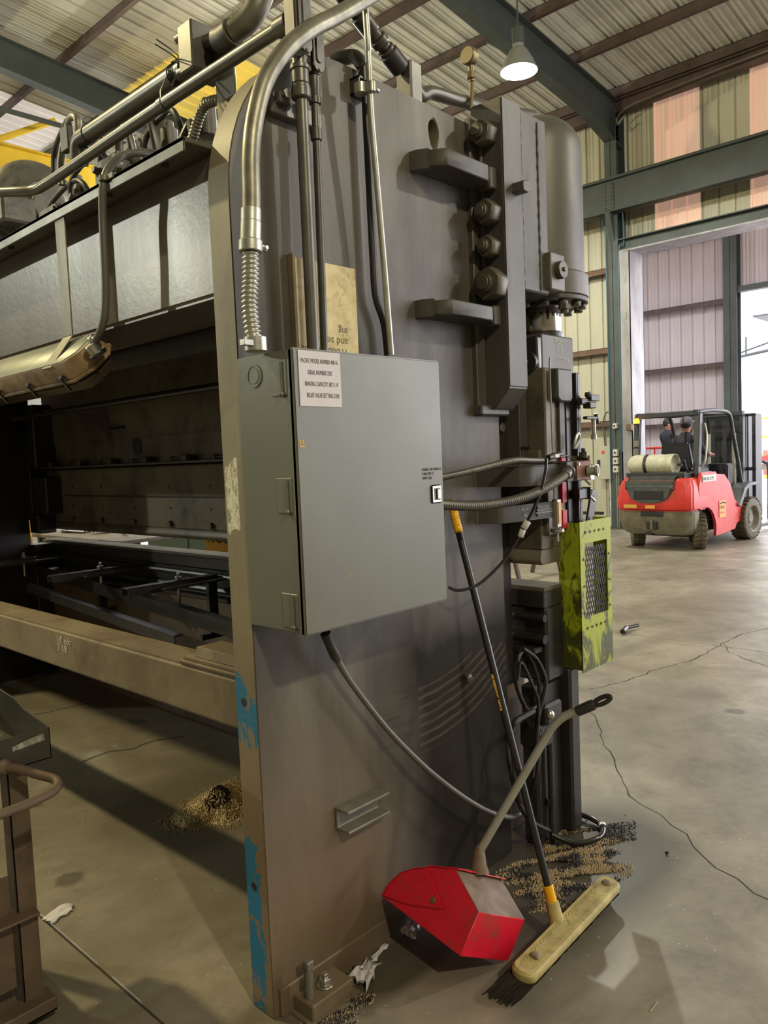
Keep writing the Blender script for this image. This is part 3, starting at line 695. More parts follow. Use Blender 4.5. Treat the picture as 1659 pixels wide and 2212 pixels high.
for z, r, yy, dx in ((2.735,.047,1.665,.062), (2.458,.047,1.66,.06), (2.337,.042,1.66,.055), (2.203,.062,1.655,.06)):
    nu = build('nut', MB().hexa((2.40, yy, z), (-1,0,0), r, dx), K['nut'], pb, .004)
    build('stud', MB().cyl((2.40-dx, yy, z), (2.40-dx-.018, yy, z), r*.55, 16).cyl((2.40-dx-.018, yy, z), (2.40-dx-.026, yy, z), r*.42, 16), K['nut'], nu, .002)
for z0, z1 in ((2.545, 2.60), (2.063, 2.112)):
    build('clamp_bar', MB().prism([(2.045,1.735),(2.055,1.655),(2.085,1.612),(2.315,1.612),(2.375,1.655),(2.40,1.675),(2.40,1.735)], 'z', z0, z1), K['press'], pb, .003)
    build('clamp_end', MB().prism([(2.03,1.735),(2.035,1.70),(2.06,1.66),(2.07,1.735)], 'z', z0-.006, z1+.008), K['press'], pb, .004)
    build('clamp_end', MB().prism([(2.375,1.735),(2.36,1.64),(2.395,1.63),(2.41,1.735)], 'z', z0-.006, z1+.014), K['press'], pb, .004)
# hydraulic cylinders (near and far), their rods and clevis blocks
def cylinder(cx, cy, sgn, par):
    c = (cx, cy)
    pf = [(.155,-.0),(.19,.0),(.19,.08)]
    prof = [(.198,0),(.205,.004),(.205,.09),(.192,.10),(.190,.10),(.190,.60)]
    for i in range(1, 9):
        a = PI/2*i/8; prof.append((.03+.16*math.cos(a), .60+.15*math.sin(a)))
    prof.append((0,.75))
    cb = build('cylinder', MB().lathe(prof, (cx,cy,2.225), (0,0,1), 48), K['cyl'], par, ang=50)
    build('cylinder_flange', MB().cyl((cx,cy,2.225), (cx,cy,2.205), .203, 48), K['press'], par, .003)
    build('cylinder_gland', MB().cyl((cx,cy,2.205), (cx,cy,2.19), .135, 32), K['oily'], par, .003)
    for k in range(14):
        a = 2*PI*(k+.5)/14; build('flange_bolt', MB().hexa((cx+.175*math.cos(a), cy+.175*math.sin(a), 2.205), (0,0,-1), .02, .024), K['nut'], par, .002)
    build('piston_rod', MB().lathe([(.088,0),(.09,.004),(.09,.10),(.088,.104)], (cx,cy,2.092), (0,0,1), 40), K['chrome'], par)
    build('rod_collar', MB().cyl((cx,cy,2.062), (cx,cy,2.094), .098, 40), K['oily'], par, .004)
cylinder(2.93, 1.80, 1, pb); cylinder(2.93, MID-1.80, -1, pb)
build('clevis_block', MB().box(2.70, 2.945, 1.652, 1.93, 1.90, 2.058), K['press'], pb, .005)
build('clevis_block', MB().box(2.60, 2.945, MID-1.93, MID-1.652, 1.90, 2.05), K['oily'], pb, .006)
build('clevis_cheek', MB().prism([(1.652,2.045),(1.652,1.87),(1.71,1.83),(1.80,1.83),(1.80,2.045)], 'x', 2.665, 2.70), K['oily'], pb, .006)
dk = build('pivot_disc', MB().cyl((2.665,1.69,1.945), (2.645,1.69,1.945), .043, 24).cyl((2.645,1.69,1.945), (2.637,1.69,1.945), .012, 12), K['oily'], pb, .002)
pt_ = build('oil_port', MB().box(2.69, 2.795, 1.596, 1.70, 2.218, 2.36), K['cyl'], pb, .004)
build('port_plug', MB().cyl((2.745,1.596,2.295), (2.745,1.572,2.295), .034, 24).cyl((2.745,1.572,2.295), (2.745,1.564,2.295), .009, 12), K['nut'], pb, .003)
build('drain_hose_stub', MB().cyl((2.86,1.64,2.2), (2.86,1.64,2.15), .016, 10).hexa((2.86,1.64,2.165), (0,0,1), .024, .02), K['nut'], pb)
# slide, lugs, scale and rail at the near end of the ram
build('ram_end_lug', MB().prism([(2.70,1.915),(2.70,1.80),(2.725,1.785),(2.80,1.785),(2.815,1.80),(2.815,1.915)], 'y', 1.585, 1.64), K['press'], pb, .006)
build('scale_strip', MB().box(2.745, 2.785, 1.607, 1.62, 1.565, 1.80), K['press'], pb, .002)
build('red_strip', MB().box(2.752, 2.785, 1.607, 1.62, 1.385, 1.565), K['scalered'], pb, .001)
build('red_strip', MB().box(2.752, 2.785, 1.607, 1.62, 1.28, 1.355), K['scalered'], pb, .001)
build('guide_rail', MB().box(2.80, 2.855, 1.61, 1.70, 1.27, 1.905).box(2.85, 2.862, 1.59, 1.70, 1.27, 1.905), K['black'], pb, .003)
build('guide_rail', MB().box(2.862, 2.885, 1.59, 1.70, 1.27, 1.905), K['oily'], pb, .003)
build('gib_plate', MB().box(2.505, 2.60, 1.76, 1.83, .66, 1.90), K['oily'], pb, .003)
build('gib_plate', MB().box(2.60, 2.655, 1.70, 1.86, 1.27, 1.90), K['press'], pb, .003)
build('gib_bolt', MB().hexa((2.55, 1.76, 1.695), (0,-1,0), .02, .015), K['nut'], pb)
for xx in (2.608, 2.628, 2.648): build('gib_bolt', MB().cyl((xx,1.70,1.61), (xx,1.692,1.61), .007, 8), K['black'], pb)
# clamp handle ring
build('shackle', MB().tube([(2.80,1.58,1.60),(2.79,1.57,1.62),(2.81,1.565,1.66),(2.83,1.57,1.64),(2.81,1.58,1.60)], .006, 8, 4), K['galv'], pb)
# bent strap arms carrying the control box and tool-height scale
def strap(z0, z1, pts, par, name='strap_arm'):
    th = .012; o = [Vector((a, b, 0)) for a, b in pts]; inn = [p+Vector((.006,.012,0)) for p in o]
    poly = [(p.x,p.y) for p in o]+[(p.x,p.y+th) for p in reversed(o)]
    return build(name, MB().prism(poly, 'z', z0, z1), K['press'], par, .003)
strap(1.472, 1.545, [(2.33,1.735),(2.338,1.60),(2.352,1.545),(2.372,1.527),(2.40,1.517),(2.60,1.53)], pb)
build('strap_top', MB().prism([(2.33,1.735),(2.338,1.60),(2.352,1.545),(2.372,1.527),(2.40,1.517),(2.60,1.53),(2.66,1.62),(2.66,1.735)], 'z', 1.537, 1.545), K['press'], pb, .002)
strap(1.335, 1.398, [(2.335,1.735),(2.342,1.672),(2.355,1.642),(2.38,1.632),(2.60,1.60),(2.67,1.588)], pb)
build('strap_weld', MB().tube([(2.335,1.728,1.472),(2.335,1.728,1.545)], .009, 8), K['press'], pb); build('strap_weld', MB().tube([(2.338,1.728,1.335),(2.338,1.728,1.40)], .009, 8), K['press'], pb)
# tool-height tag and scale on the lower arm
tg = build('decal', MB().quadprism([(2.555,1.603,1.346),(2.635,1.594,1.346),(2.635,1.594,1.392),(2.555,1.603,1.392)], (0,-.002,0)), K['decal'], pb, label='small black decal with white words')
lettering('TILT ADJUSTMENT\nMOVE HANDLE FROM TO\nRIGHT TO RAISE UPPER ROLL', pb, K['white'], (2.595,1.5965,1.379), (.08,-.009,0), (0,0,1), .0078, 'CENTER', spacing=1.35)
lettering('Piston\n 3 in\n  stroke', pb, K['chalk'], (2.80,1.6515,2.025), (1,0,0), (0,0,1), .034, 'LEFT', spacing=1.0)
lettering('+ <--> -', pb, K['chalk'], (2.45,1.619,1.372), (.2,-.024,0), (0,0,1), .022, 'LEFT')
lettering('dn', pb, K['chalk'], (2.478,1.615,1.350), (.2,-.024,0), (0,0,1), .022, 'LEFT')
build('scale_post', MB().box(2.655, 2.685, 1.575, 1.60, 1.295, 1.405), K['alu'], pb, .002)
build('gold_scale', MB().box(2.66, 2.68, 1.572, 1.575, 1.31, 1.395), K['gold'], pb)
build('scale_nut', MB().cyl((2.668,1.585,1.275), (2.668,1.585,1.292), .027, 24), K['zinc'], pb, .003)
build('scale_wire', MB().tube([(2.672,1.60,1.955),(2.668,1.60,1.94),(2.672,1.60,1.7),(2.669,1.595,1.39)], .0035, 8), K['zinc'], pb)
build('scale_screw', MB().cyl((2.668,1.585,1.275), (2.668,1.585,1.24), .006, 8).tube([(2.685,1.59,1.365),(2.72,1.58,1.36)], .004, 6), K['galv'], pb)
# rail of small clamps past the guide rail
build('stop_bracket', MB().box(2.82, 2.90, 1.57, 1.60, 1.395, 1.435).box(2.893, 2.90, 1.56, 1.60, 1.39, 1.44), K['black'], pb, .002)
build('stop_screw', MB().tube([(2.90,1.575,1.41),(2.935,1.565,1.38)], .006, 8), K['zinc'], pb)
# plate details: bolt stub, channel clip, anchor bracket
build('stub_bolt', MB().hexa((2.24,1.73,.776), (0,-1,0), .014, .02).cyl((2.24,1.71,.776), (2.24,1.70,.77), .008, 10), K['zinc'], pb)
m = MB(); m.prism([(1.73,.53),(1.67,.53),(1.67,.522),(1.722,.522),(1.722,.468),(1.67,.468),(1.67,.46),(1.73,.46)], 'x', 1.56, 1.745)
build('channel_clip', m, K['strap'], pb, .002)
build('foot_strip', MB().box(PX0+.02, 1.75, 1.715, 1.735, 0, .085), K['plate'], pb, .004)
ab = build('anchor_block', MB().box(1.35, 1.515, 1.63, 1.73, .004, .05), K['rusty'], pb, .004)
build('anchor_shim', MB().box(1.335, 1.53, 1.62, 1.73, 0, .006), K['rusty'], pb)
m = MB().cyl((1.372,1.668,.05), (1.372,1.668,.135), .012, 14)
for i in range(13): m.cyl((1.372,1.668,.054+i*.006), (1.372,1.668,.057+i*.006), .0135, 14)
build('levelling_screw', m, K['strap'], pb); build('screw_head', MB().box(1.359,1.385,1.655,1.681,.135,.162), K['strap'], pb, .003)
build('anchor_nut', MB().cyl((1.437,1.672,.05), (1.437,1.672,.055), .025, 24).hexa((1.437,1.672,.055), (0,0,1), .019, .02).cyl((1.437,1.672,.075), (1.437,1.672,.088), .010, 14), K['zinc'], pb, .001)
build('gib_plate', MB().box(2.505, 2.66, 6.08, 6.24, 0, 1.03).box(2.505, 2.66, 6.08, 6.24, 1.22, 1.97), K['oily'], pb, .003)
# far side fittings
build('far_bracket', MB().prism([(MID-1.745,2.1),(MID-1.90,2.1),(MID-1.90,1.80),(MID-1.80,1.70),(MID-1.745,1.70)], 'x', 2.2, 2.45), K['oily'], pb, .005)

# ------------------------------------------------------------------ back gauge arms over the cross tube
def gauge(y, x0, x1, z):
    t = thing('support_arm', None, 'support arm', (x0, y, z), 'dark steel support arms behind the press bed')
    m = MB(); w_, h, th = .075, .045, .005
    m.box(x0, x1, y-w_/2, y+w_/2, z-th, z); m.box(x0, x1, y-w_/2, y-w_/2+th, z-h, z); m.box(x0, x1, y+w_/2-th, y+w_/2, z-h, z)
    build('channel', m, K['press'], t, .001)
    m = MB().box(x0+.18, x1+.3, y-.11, y-.06, z-.03, z-.018); m.box(x1+.29, x1+.302, y-.11, y-.06, z-.16, z-.018)
    build('bent_flat', m, K['press'], t, .003)
    build('clamp_bolt', MB().hexa((x0+.33, y, z), (0,0,1), .02, .018).cyl((x0+.33,y,z+.018), (x0+.33,y,z+.04), .010, 10).cyl((x0+.33,y,z-.14), (x0+.33,y,z), .009, 10), K['zinc'], t)
    return t
for (y, l) in ((3.87, 'dark channel support arm nearest the near side frame'), (4.79, 'dark channel support arm in the middle behind the bed'), (6.0, 'dark channel support arm nearest the far side frame')):
    g = gauge(y, 2.05, 2.62, .95); g['label'] = l
t = thing('gauge_rail', 'long dark angle rail slanting below the support arms', 'rail', (2.3, 4.5, .85))
a, b = Vector((2.50,6.12,.875)), Vector((2.13,2.4,.80))
build('angle_bar', MB().quadprism([a,b,b+Vector((.06,0,0)),a+Vector((.06,0,0))], (0,0,.006)).quadprism([a,b,b+Vector((.004,0,0)),a+Vector((.004,0,0))], (0,0,-.07)), K['oily'], t)
a, b = Vector((2.22,5.6,.80)), Vector((2.05,3.4,.745))
build('angle_bar', MB().quadprism([a,b,b+Vector((.05,0,0)),a+Vector((.05,0,0))], (0,0,.006)).quadprism([a,b,b+Vector((.004,0,0)),a+Vector((.004,0,0))], (0,0,-.05)), K['oily'], t)
for y in (3.2, 3.87, 5.2): build('hanger_post', MB().box(2.5, 2.56, y-.12, y-.09, .62, .93).box(2.44, 2.62, y-.12, y-.09, .60, .63), K['oily'], t, .002)
build('wing_nut', MB().ball((2.42,3.5,.72), .022, 8, (1,1,.5)).cyl((2.42,3.5,.69), (2.42,3.5,.76), .006, 8), K['galv'], t)
t = thing('steel_plate_stack', 'small stack of rusty steel plates with sloped edges on the cross tube', 'plates', (1.39, 2.05, .965))
build('plate', MB().box(1.33,1.47,1.86,2.19,.965,.977), K['rusty'], t, .003); build('plate', MB().prism([(1.88,.977),(2.17,.977),(2.165,.99),(1.88,.99)], 'x', 1.335, 1.465), K['rusty'], t, .002)
build('plate', MB().prism([(1.345,.99),(1.46,.99),(1.45,1.022),(1.355,1.022)], 'y', 1.87, 2.12), K['rusty'], t, .002)
lettering("18' edn\n3 1/8", pb, K['chalk'], (1.323,3.07,.915), (0,-1,0), (0,0,1), .042, 'LEFT', spacing=.8)

# ------------------------------------------------------------------ electrical cabinet on the frame
cx0, cx1, cy0, cy1, cz0, cz1 = 1.283, 1.862, 1.500, 1.73, 1.148, 1.882
t = thing('electrical_cabinet', 'grey-green steel electrical cabinet with a printed sign on its door', 'electrical box', (1.57, 1.62, 1.148))
build('cabinet_body', MB().box(cx0, cx1, cy0+.022, cy1, cz0+.004, cz1-.003), K['cabinet'], t, .003, 2)
dr = build('door', MB().box(cx0-.001, cx1+.004, cy0, cy0+.019, cz0, cz1), K['cabinet'], t, .005, 3)
build('door_lip', MB().box(cx0-.001, cx0+.003, cy0+.004, cy0+.030, cz0+.004, cz1-.004), K['cabinet'], t, .001)
for z in (1.815, 1.515, 1.215):
    h = build('hinge', MB().cyl((cx0-.004, cy0+.042, z-.045), (cx0-.004, cy0+.042, z+.035), .0045, 10), K['cabinet'], t)
    build('hinge_leaf', MB().box(cx0-.003, cx0, cy0+.024, cy0+.085, z-.05, z+.04), K['cabinet'], h, .001)
    build('hinge_tip', MB().ball((cx0-.005, cy0+.042, z-.047), .008, 8), K['cabinet'], h)
build('knockout', MB().lathe([(.030,0),(.030,.003),(.026,.003),(.025,.0015),(.02,.0015),(.02,.003),(.0,.003)], (cx0, 1.655, 1.825), (-1,0,0), 28), K['cabinet'], t)
lt = build('latch', MB().box(1.802, 1.848, cy0-.006, cy0, 1.452, 1.508), K['galv'], t, .004, 2, label='bright flush paddle latch')
build('latch_recess', MB().box(1.812, 1.838, cy0-.0065, cy0-.004, 1.462, 1.498), K['black'], lt)
build('latch_paddle', MB().box(1.822, 1.838, cy0-.011, cy0-.006, 1.464, 1.496), K['galv'], lt, .002)
sg = build('sign', MB().box(1.300, 1.446, cy0-.0022, cy0-.0002, 1.735, 1.876), K['paper'], t, .0005, label='white sign with four lines of black capitals')
for i, (tx, sz, wd) in enumerate((('PACIFIC MODEL NUMBER 400-16', .0165, .128), ('SERIAL NUMBER 3282', .0165, .085), ('BRAKING CAPACITY 3/8" X 14\'', .0165, .116), ('RELIEF VALVE SETTING 2200', .0165, .113))):
    o = lettering(tx, sg, K['ink'], (0,0,0), (1,0,0), (0,0,1), sz, 'CENTER')
    xs_ = [v.co.x for v in o.data.vertices]; wid = max(xs_)-min(xs_); ctr = (max(xs_)+min(xs_))/2; zc = min(v.co.z for v in o.data.vertices)
    org = ORG[t.name]; X = (1.372, 1.372, 1.377, 1.380)[i]; Z = (1.845, 1.816, 1.787, 1.758)[i]
    for v in o.data.vertices:
        v.co.x = (v.co.x-ctr)*wd/wid + X-org.x; v.co.z = v.co.z + Z + org.z - 0 - org.z; v.co.z = v.co.z; v.co.y = v.co.y + cy0-.0024
o = lettering('PANEL 40-400-B-2\nCIRCUIT 2\n480V 3ph', t, K['pen'], (1.765,cy0-.0006,1.552), (1,0,0), (0,0,1), .0115, 'LEFT', spacing=1.1)
build('scratch', MB().tube([(1.415,cy0-.0004,1.285),(1.43,cy0-.0004,1.282),(1.445,cy0-.0004,1.286),(1.46,cy0-.0004,1.292)], .0018, 4), K['cream'], t)
build('tape_scrap', MB().box(1.292,1.31,cy0-.001,cy0,1.632,1.636).box(1.292,1.297,cy0-.001,cy0,1.64,1.65).box(1.302,1.306,cy0-.001,cy0,1.64,1.65), K['roller'], t)

# manual standing on the cabinet behind the pipes
t = thing('manual', 'yellowed oil-stained manual standing upside down behind the pipes', 'book', (1.6, 1.71, 1.882))
mm = worn('aged_cover', srgb(226,212,164), srgb(204,186,136), 14, (.6,.8), 0, 1, .05, srgb(120,102,66), 13, (.56,.72), 60, .1)
build('cover', MB().box(1.490, 1.735, 1.712, 1.716, 1.883, 2.178), mm, t, .001)
build('pages', MB().box(1.485, 1.73, 1.716, 1.728, 1.884, 2.172), mm, t, .001); build('spine', MB().box(1.478, 1.488, 1.706, 1.729, 1.883, 2.185), K['rusty'], t, .001)
lettering('Brakes\nTroubleshoot\nand set up\ning', t, K['inkfade'], (1.69,1.7115,1.897), (-1,0,0), (0,0,-1), .034, 'LEFT', spacing=.95)

# ------------------------------------------------------------------ conduits
def flexrings(pts, r, pitch, m, n=14, smooth=8, amp=.12):
    """armoured flexible conduit: bead rings along a path"""
    P = [Vector(p) for p in pts]; P = [P[0]*2-P[1]]+P+[P[-1]*2-P[-2]]; out = []
    for i in range(1, len(P)-2):
        for k in range(40):
            tt = k/40; a, b, c, d = P[i-1], P[i], P[i+1], P[i+2]
            out.append(0.5*((2*b)+(-a+c)*tt+(2*a-5*b+4*c-d)*tt*tt+(-a+3*b-3*c+d)*tt**3))
    out.append(P[-2]); pp = [out[0]]; rr = []; acc = 0; step = pitch/4; q = [out[0]]
    for i in range(1, len(out)):
        seg = out[i]-out[i-1]; L = seg.length; pos = 0
        while acc+L-pos >= step:
            pos += step-acc; acc = 0; q.append(out[i-1]+seg*(pos/L))
        acc += L-pos
    rs = [r*(1+amp*(1 if (i % 4) in (1, 2) else -1)) for i in range(len(q))]
    return m.tube(q, rs, n)

t = thing('bent_conduit', 'thick galvanised conduit curving up from the cabinet top', 'conduit', (1.33, 1.62, 1.882))
cpts = [at(541,520,'Y',1.62), at(543,430,'Y',1.62), at(542,340,'Y',1.62), at(550,260,'Y',1.62), at(573,175,'Y',1.62), at(615,110,'Y',1.62), at(668,65,'Y',1.62), at(740,27,'Y',1.62), at(850,-40,'Y',1.62)]
build('rigid_pipe', MB().tube(cpts, .0235, 20, 8), K['flexsteel'], t)
fp = [at(541,545,'Y',1.62), at(541,600,'Y',1.62), at(539,660,'Y',1.62), at(545,715,'Y',1.615), at(552,745,'Y',1.61)]
build('flex_section', flexrings(fp, .0195, .0125, MB(), 18, amp=.13), K['galv'], t, ang=60)
a = at(542,480,'Y',1.62); b = at(541,520,'Y',1.62); c = at(541,545,'Y',1.62)
build('coupling', MB().cyl(at(542,452,'Y',1.62), a, .026, 20).cyl(a, b, .0265, 20), K['galv'], t, .001)
build('coupling_nut', MB().cyl(b, c, .0305, 20), K['galv'], t, .002)
build('clamp_screw', MB().box(b.x+.02, b.x+.042, 1.605, 1.62, b.z-.022, b.z-.008).cyl((b.x+.036,1.605,b.z-.015),(b.x+.036,1.598,b.z-.015),.006,8), K['galv'], t, .001)
d = at(552,745,'Y',1.61)
build('cabinet_connector', MB().cyl((d.x,d.y,1.882), (d.x,d.y,1.918), .029, 20).box(d.x-.05, d.x-.02, 1.59, 1.61, 1.893, 1.908), K['galv'], t, .001)

def box_fitting(par, x, y, z0, z1, w_=.05, d=.06, m='conduit'):
    """conduit body with an oval cover screwed on its side"""
    cbx = build('conduit_body', MB().box(x-w_/2, x+w_/2, y-d/2, y+d/2, z0, z1), K[m], par, .012, 3)
    h = (z1-z0); n = 12; pr = []
    for i in range(n+1): a = PI*i/n; pr.append((x+.021*math.cos(a), z1-.028+.021*math.sin(a)))
    for i in range(n+1): a = PI+PI*i/n; pr.append((x+.021*math.cos(a), z0+.028+.021*math.sin(a)))
    build('cover_plate', MB().prism(pr, 'y', y-d/2-.005, y-d/2+.001), K[m], cbx, .001)
    pr2 = [(x+(p-x)*.55, (z0+z1)/2+(q-(z0+z1)/2)*.62) for p, q in pr]
    build('cover_boss', MB().prism(pr2, 'y', y-d/2-.009, y-d/2-.004), K[m], cbx, .001)
    for z in (z1-.013, z0+.013): build('cover_screw', MB().cyl((x,y-d/2-.005,z), (x,y-d/2-.008,z), .0045, 8), K['black'], cbx)

t = thing('pipe_conduit', 'dark steel conduit dropping into the cabinet from an oval-covered fitting', 'conduit', (1.5, 1.66, 1.882))
vx = 1.499
build('vertical_pipe', MB().cyl((vx,1.66,1.882), (vx,1.66,2.64), .0175, 18), K['conduit'], t)
build('union', MB().lathe([(.0175,0),(.026,.002),(.026,.03),(.022,.034),(.024,.036),(.024,.07),(.028,.072),(.028,.082),(.022,.086),(.02,.13)], (vx,1.66,2.60), (0,0,1), 20), K['conduit'], t)
box_fitting(t, vx-.003, 1.66, 2.70, 2.905, .055, .062)
build('long_pipe', MB().tube([(vx-.003,1.69,2.812), (vx-.003,2.4,2.805), at(150,364,'X',1.496), at(100,397,'X',1.494), at(75,410,'X',1.485), at(30,414,'X',1.44), at(-80,418,'X',1.34)], .0205, 18, 6), K['conduit'], t)
build('pipe_coupler', MB().cyl((vx-.003,1.69,2.812), (vx-.003,1.74,2.812), .027, 18), K['conduit'], t, .002)
build('pipe_coupler', MB().cyl((vx-.003,2.33,2.806),(vx-.003,2.36,2.806),.0235,18), K['conduit'], t, .002)
build('pipe_strap', MB().cyl((vx,1.66,2.595),(vx,1.66,2.625),.028,18).box(vx-.075, vx+.11, 1.70, 1.73, 2.555, 2.60).box(vx-.06, vx-.02, 1.68, 1.705, 2.58, 2.61), K['conduit'], t, .003)
build('strap_screw', MB().cyl((vx-.045,1.68,2.60), (vx-.045,1.665,2.60), .007, 10).cyl((vx-.045,1.668,2.60),(vx-.045,1.664,2.60),.012,10), K['conduit'], t)
t = thing('thin_conduit', 'thin dark conduit with an oval-covered fitting beside the thicker one', 'conduit', (1.55, 1.665, 1.882))
build('vertical_pipe', MB().tube([(1.545,1.665,1.882), (1.55,1.665,2.2), (1.558,1.668,2.66)], .0115, 14, 4), K['conduitdark'], t)
build('union', MB().lathe([(.0115,0),(.017,.002),(.017,.02),(.014,.022),(.017,.05),(.017,.075)], (1.558,1.668,2.60), (0,0,1), 16), K['conduitdark'], t)
build('pipe_sleeve', MB().cyl((1.555,1.667,2.50), (1.555,1.667,2.535), .0165, 14), K['conduitdark'], t, .002)
box_fitting(t, 1.560, 1.672, 2.675, 2.815, .036, .045, 'conduitdark')
t = thing('black_conduit', 'black conduit running down the plate behind the bright rod', 'conduit', (1.83, 1.70, 1.882))
bc = [at(788,165,'Y',1.70), at(790,230,'Y',1.70), at(797,380,'Y',1.70), at(806,560,'Y',1.70), at(812,640,'Y',1.70), at(830,700,'Y',1.70), at(838,768,'Y',1.70)]
build('pipe', MB().tube(bc, .012, 14, 6), K['rubber'], t); a = at(787,180,'Y',1.70)
build('pipe_cap', MB().cyl(a, a+Vector((0,0,.045)), .018, 14).cyl(a-Vector((0,0,.02)), a, .016, 14), K['conduitdark'], t, .002)
build('pipe_elbow', MB().tube([a+Vector((0,.0,.05)), a+Vector((-.012,.03,.085)), a+Vector((-.03,.10,.095))], .022, 14, 5), K['conduitdark'], t)
a = at(785,195,'Y',1.72); build('strut_clamp', MB().box(a.x-.05, a.x+.01, 1.69, 1.73, a.z-.03, a.z-.022).box(a.x-.05, a.x+.01, 1.69, 1.73, a.z+.014, a.z+.022).box(a.x-.05,a.x-.044,1.69,1.73,a.z-.03,a.z+.022), K['conduitdark'], t, .001)
t = thing('galvanised_rod', 'bright galvanised conduit leaning from the roof to the cabinet', 'conduit', (1.85, 1.64, 1.882))
rp = [at(845,766,'Y',1.665), at(832,600,'Y',1.655), at(815,400,'Y',1.65), at(802,250,'Y',1.645), at(795,120,'Y',1.64), at(788,0,'Y',1.635)]
rp.append(rp[-1]+Vector((-.06,0,1.2)))
build('rod', MB().tube(rp, .0098, 14, 5), K['galv'], t)
a = at(790,190,'Y',1.655); build('hose_clamp', MB().cyl(a-Vector((.012,-.01,.018)), a+Vector((-.012,.01,.012)), .02, 18), K['galv'], t, .001)
build('clamp_screw', MB().cyl(a+Vector((.018,-.018,-.003)), a+Vector((.036,-.018,-.003)), .008, 8).cyl(a+Vector((.004,-.02,-.018)), a+Vector((.004,-.02,.012)), .013, 14), K['galv'], t, .001)

# heavy pipe above the beam with its flange and hose
t = thing('hydraulic_pipe', 'thick dark pipe along the press top with bolted flange and hose', 'pipe', (1.56, 2.6, 2.9))
PXX = 1.56; zz = at(400,150,'X',PXX); z2 = at(185,295,'X',PXX)
build('pipe', MB().cyl((PXX,zz.y-.0,zz.z), (PXX,z2.y,z2.z), .032, 24), K['conduit'], t)
build('elbow', MB().tube([(PXX,z2.y-.03,z2.z),(PXX,z2.y+.05,z2.z-.01),(PXX,z2.y+.07,z2.z-.09)], .036, 18, 5), K['conduitdark'], t)
fb = Vector((PXX, zz.y-.06, zz.z+.03))
build('flange_block', MB().box(fb.x-.045, fb.x+.09, fb.y-.05, fb.y+.03, fb.z-.075, fb.z+.08), K['conduit'], t, .006)
for dz in (-.05, .06): build('flange_bolt', MB().cyl((fb.x-.02, fb.y+.03, fb.z+dz), (fb.x-.02, fb.y+.065, fb.z+dz), .016, 12), K['conduit'], t, .002)
c0 = Vector((PXX+.02, fb.y-.05, fb.z+.02)); c1 = at(490,82,'X',PXX+.02); c2 = at(520,55,'X',PXX+.02)
build('hose_neck', MB().tube([c0, c0.lerp(c1,.5), c1], [.026,.03,.04], 20, 3), K['conduitdark'], t)
build('hose_ferrule', MB().tube([c0.lerp(c1,.62), c1, c1.lerp(c2,.5)], [.042,.044,.042], 20), K['press'], t, .002)
h = [c1.lerp(c2,.4), at(535,45,'X',1.6), at(560,5,'X',1.62), at(580,-60,'X',1.66), at(590,-160,'X',1.72)]
build('hose', MB().tube(h, .036, 20, 6), K['flexsteel'], t)
for i in range(3): 
    yy = zz.y+.035+i*.012; build('zip_tie', MB().tube([(PXX+.036*math.cos(a),yy,zz.z+.036*math.sin(a)) for a in [2*PI*k/12 for k in range(13)]], .0025, 5), K['black'], t)
a = Vector((PXX-.02, zz.y+.05, zz.z+.035)); build('tie_tails', MB().tube([a, at(385,120,'X',1.5), at(338,85,'X',1.45)], .0022, 5, 3).tube([a, at(380,125,'X',1.5), at(335,95,'X',1.45)], .0022, 5, 3), K['black'], t)
build('tie_drop', MB().tube([(PXX-.035,zz.y+.04,zz.z),(vx-.02,zz.y+.03,2.84),(vx-.02,zz.y+.03,2.785)], .0022, 5).tube([(PXX-.035,zz.y+.0,zz.z-.03),(vx-.01,zz.y-.02,2.84)], .0022, 5), K['black'], t)
t = thing('mounting_post', 'flat grey steel post holding the pipe flange above the beam', 'post', (1.6, 2.17, 2.476))
build('flat_post', MB().box(1.60, 1.61, 2.09, 2.19, 2.46, 2.98).box(1.61, 1.66, 2.18, 2.19, 2.46, 2.98), K['conduit'], t, .002)

# black hose with couplings to the top of the near frame, pipe to the cylinder
t = thing('cylinder_hose', 'fat black hose with couplings coming down to the frame top', 'hose', (1.95, 1.75, 2.8))
A, B = at(735,-20,'Y',1.78), at(866,150,'Y',1.78)
L = lambda k: A.lerp(B, k)
build('hose', MB().tube([A+(A-B)*.8+Vector((0,0,.1)), A, L(.3)], .026, 18, 5), K['rubber'], t)
build('hose_sleeve', MB().cyl(L(.28), L(.5), .031, 18), K['conduitdark'], t, .003)
build('coupling', MB().cyl(L(.5), L(.58), .024, 18).cyl(L(.58), L(.66), .031, 18).cyl(L(.66), L(.72), .026, 6).cyl(L(.72), L(.76), .03, 18), K['conduitdark'], t, .002)
build('hose_end', MB().cyl(L(.76), L(1.0), .034, 20), K['rubber'], t, .006)
blk = at(883,160,'Y',1.78)
build('manifold_block', MB().box(blk.x-.03, blk.x+.03, 1.745, 1.815, 2.77, blk.z+.03), K['conduit'], t, .006)
build('pipe', MB().tube([blk+Vector((.02,0,-.03)), blk+Vector((.06,0,-.055)), at(930,200,'Y',1.78), at(985,216,'Y',1.78), at(1050,232,'Y',1.8), at(1150,250,'Y',1.9)], .024, 16, 5), K['conduit'], t)
t = thing('pressure_gauge', 'brass pressure gauge on a short stem above the frame', 'gauge', (2.42, 1.78, 2.8))
gc = at(1016,123,'Y',1.75)
build('gauge_case', MB().cyl(gc+Vector((-.022,.0,0)), gc+Vector((.012,-.0,0)), .032, 28), K['brass'], t, .003)
build('gauge_face', MB().cyl(gc+Vector((-.0225,0,0)), gc+Vector((-.024,0,0)), .028, 28), K['glass'], t)
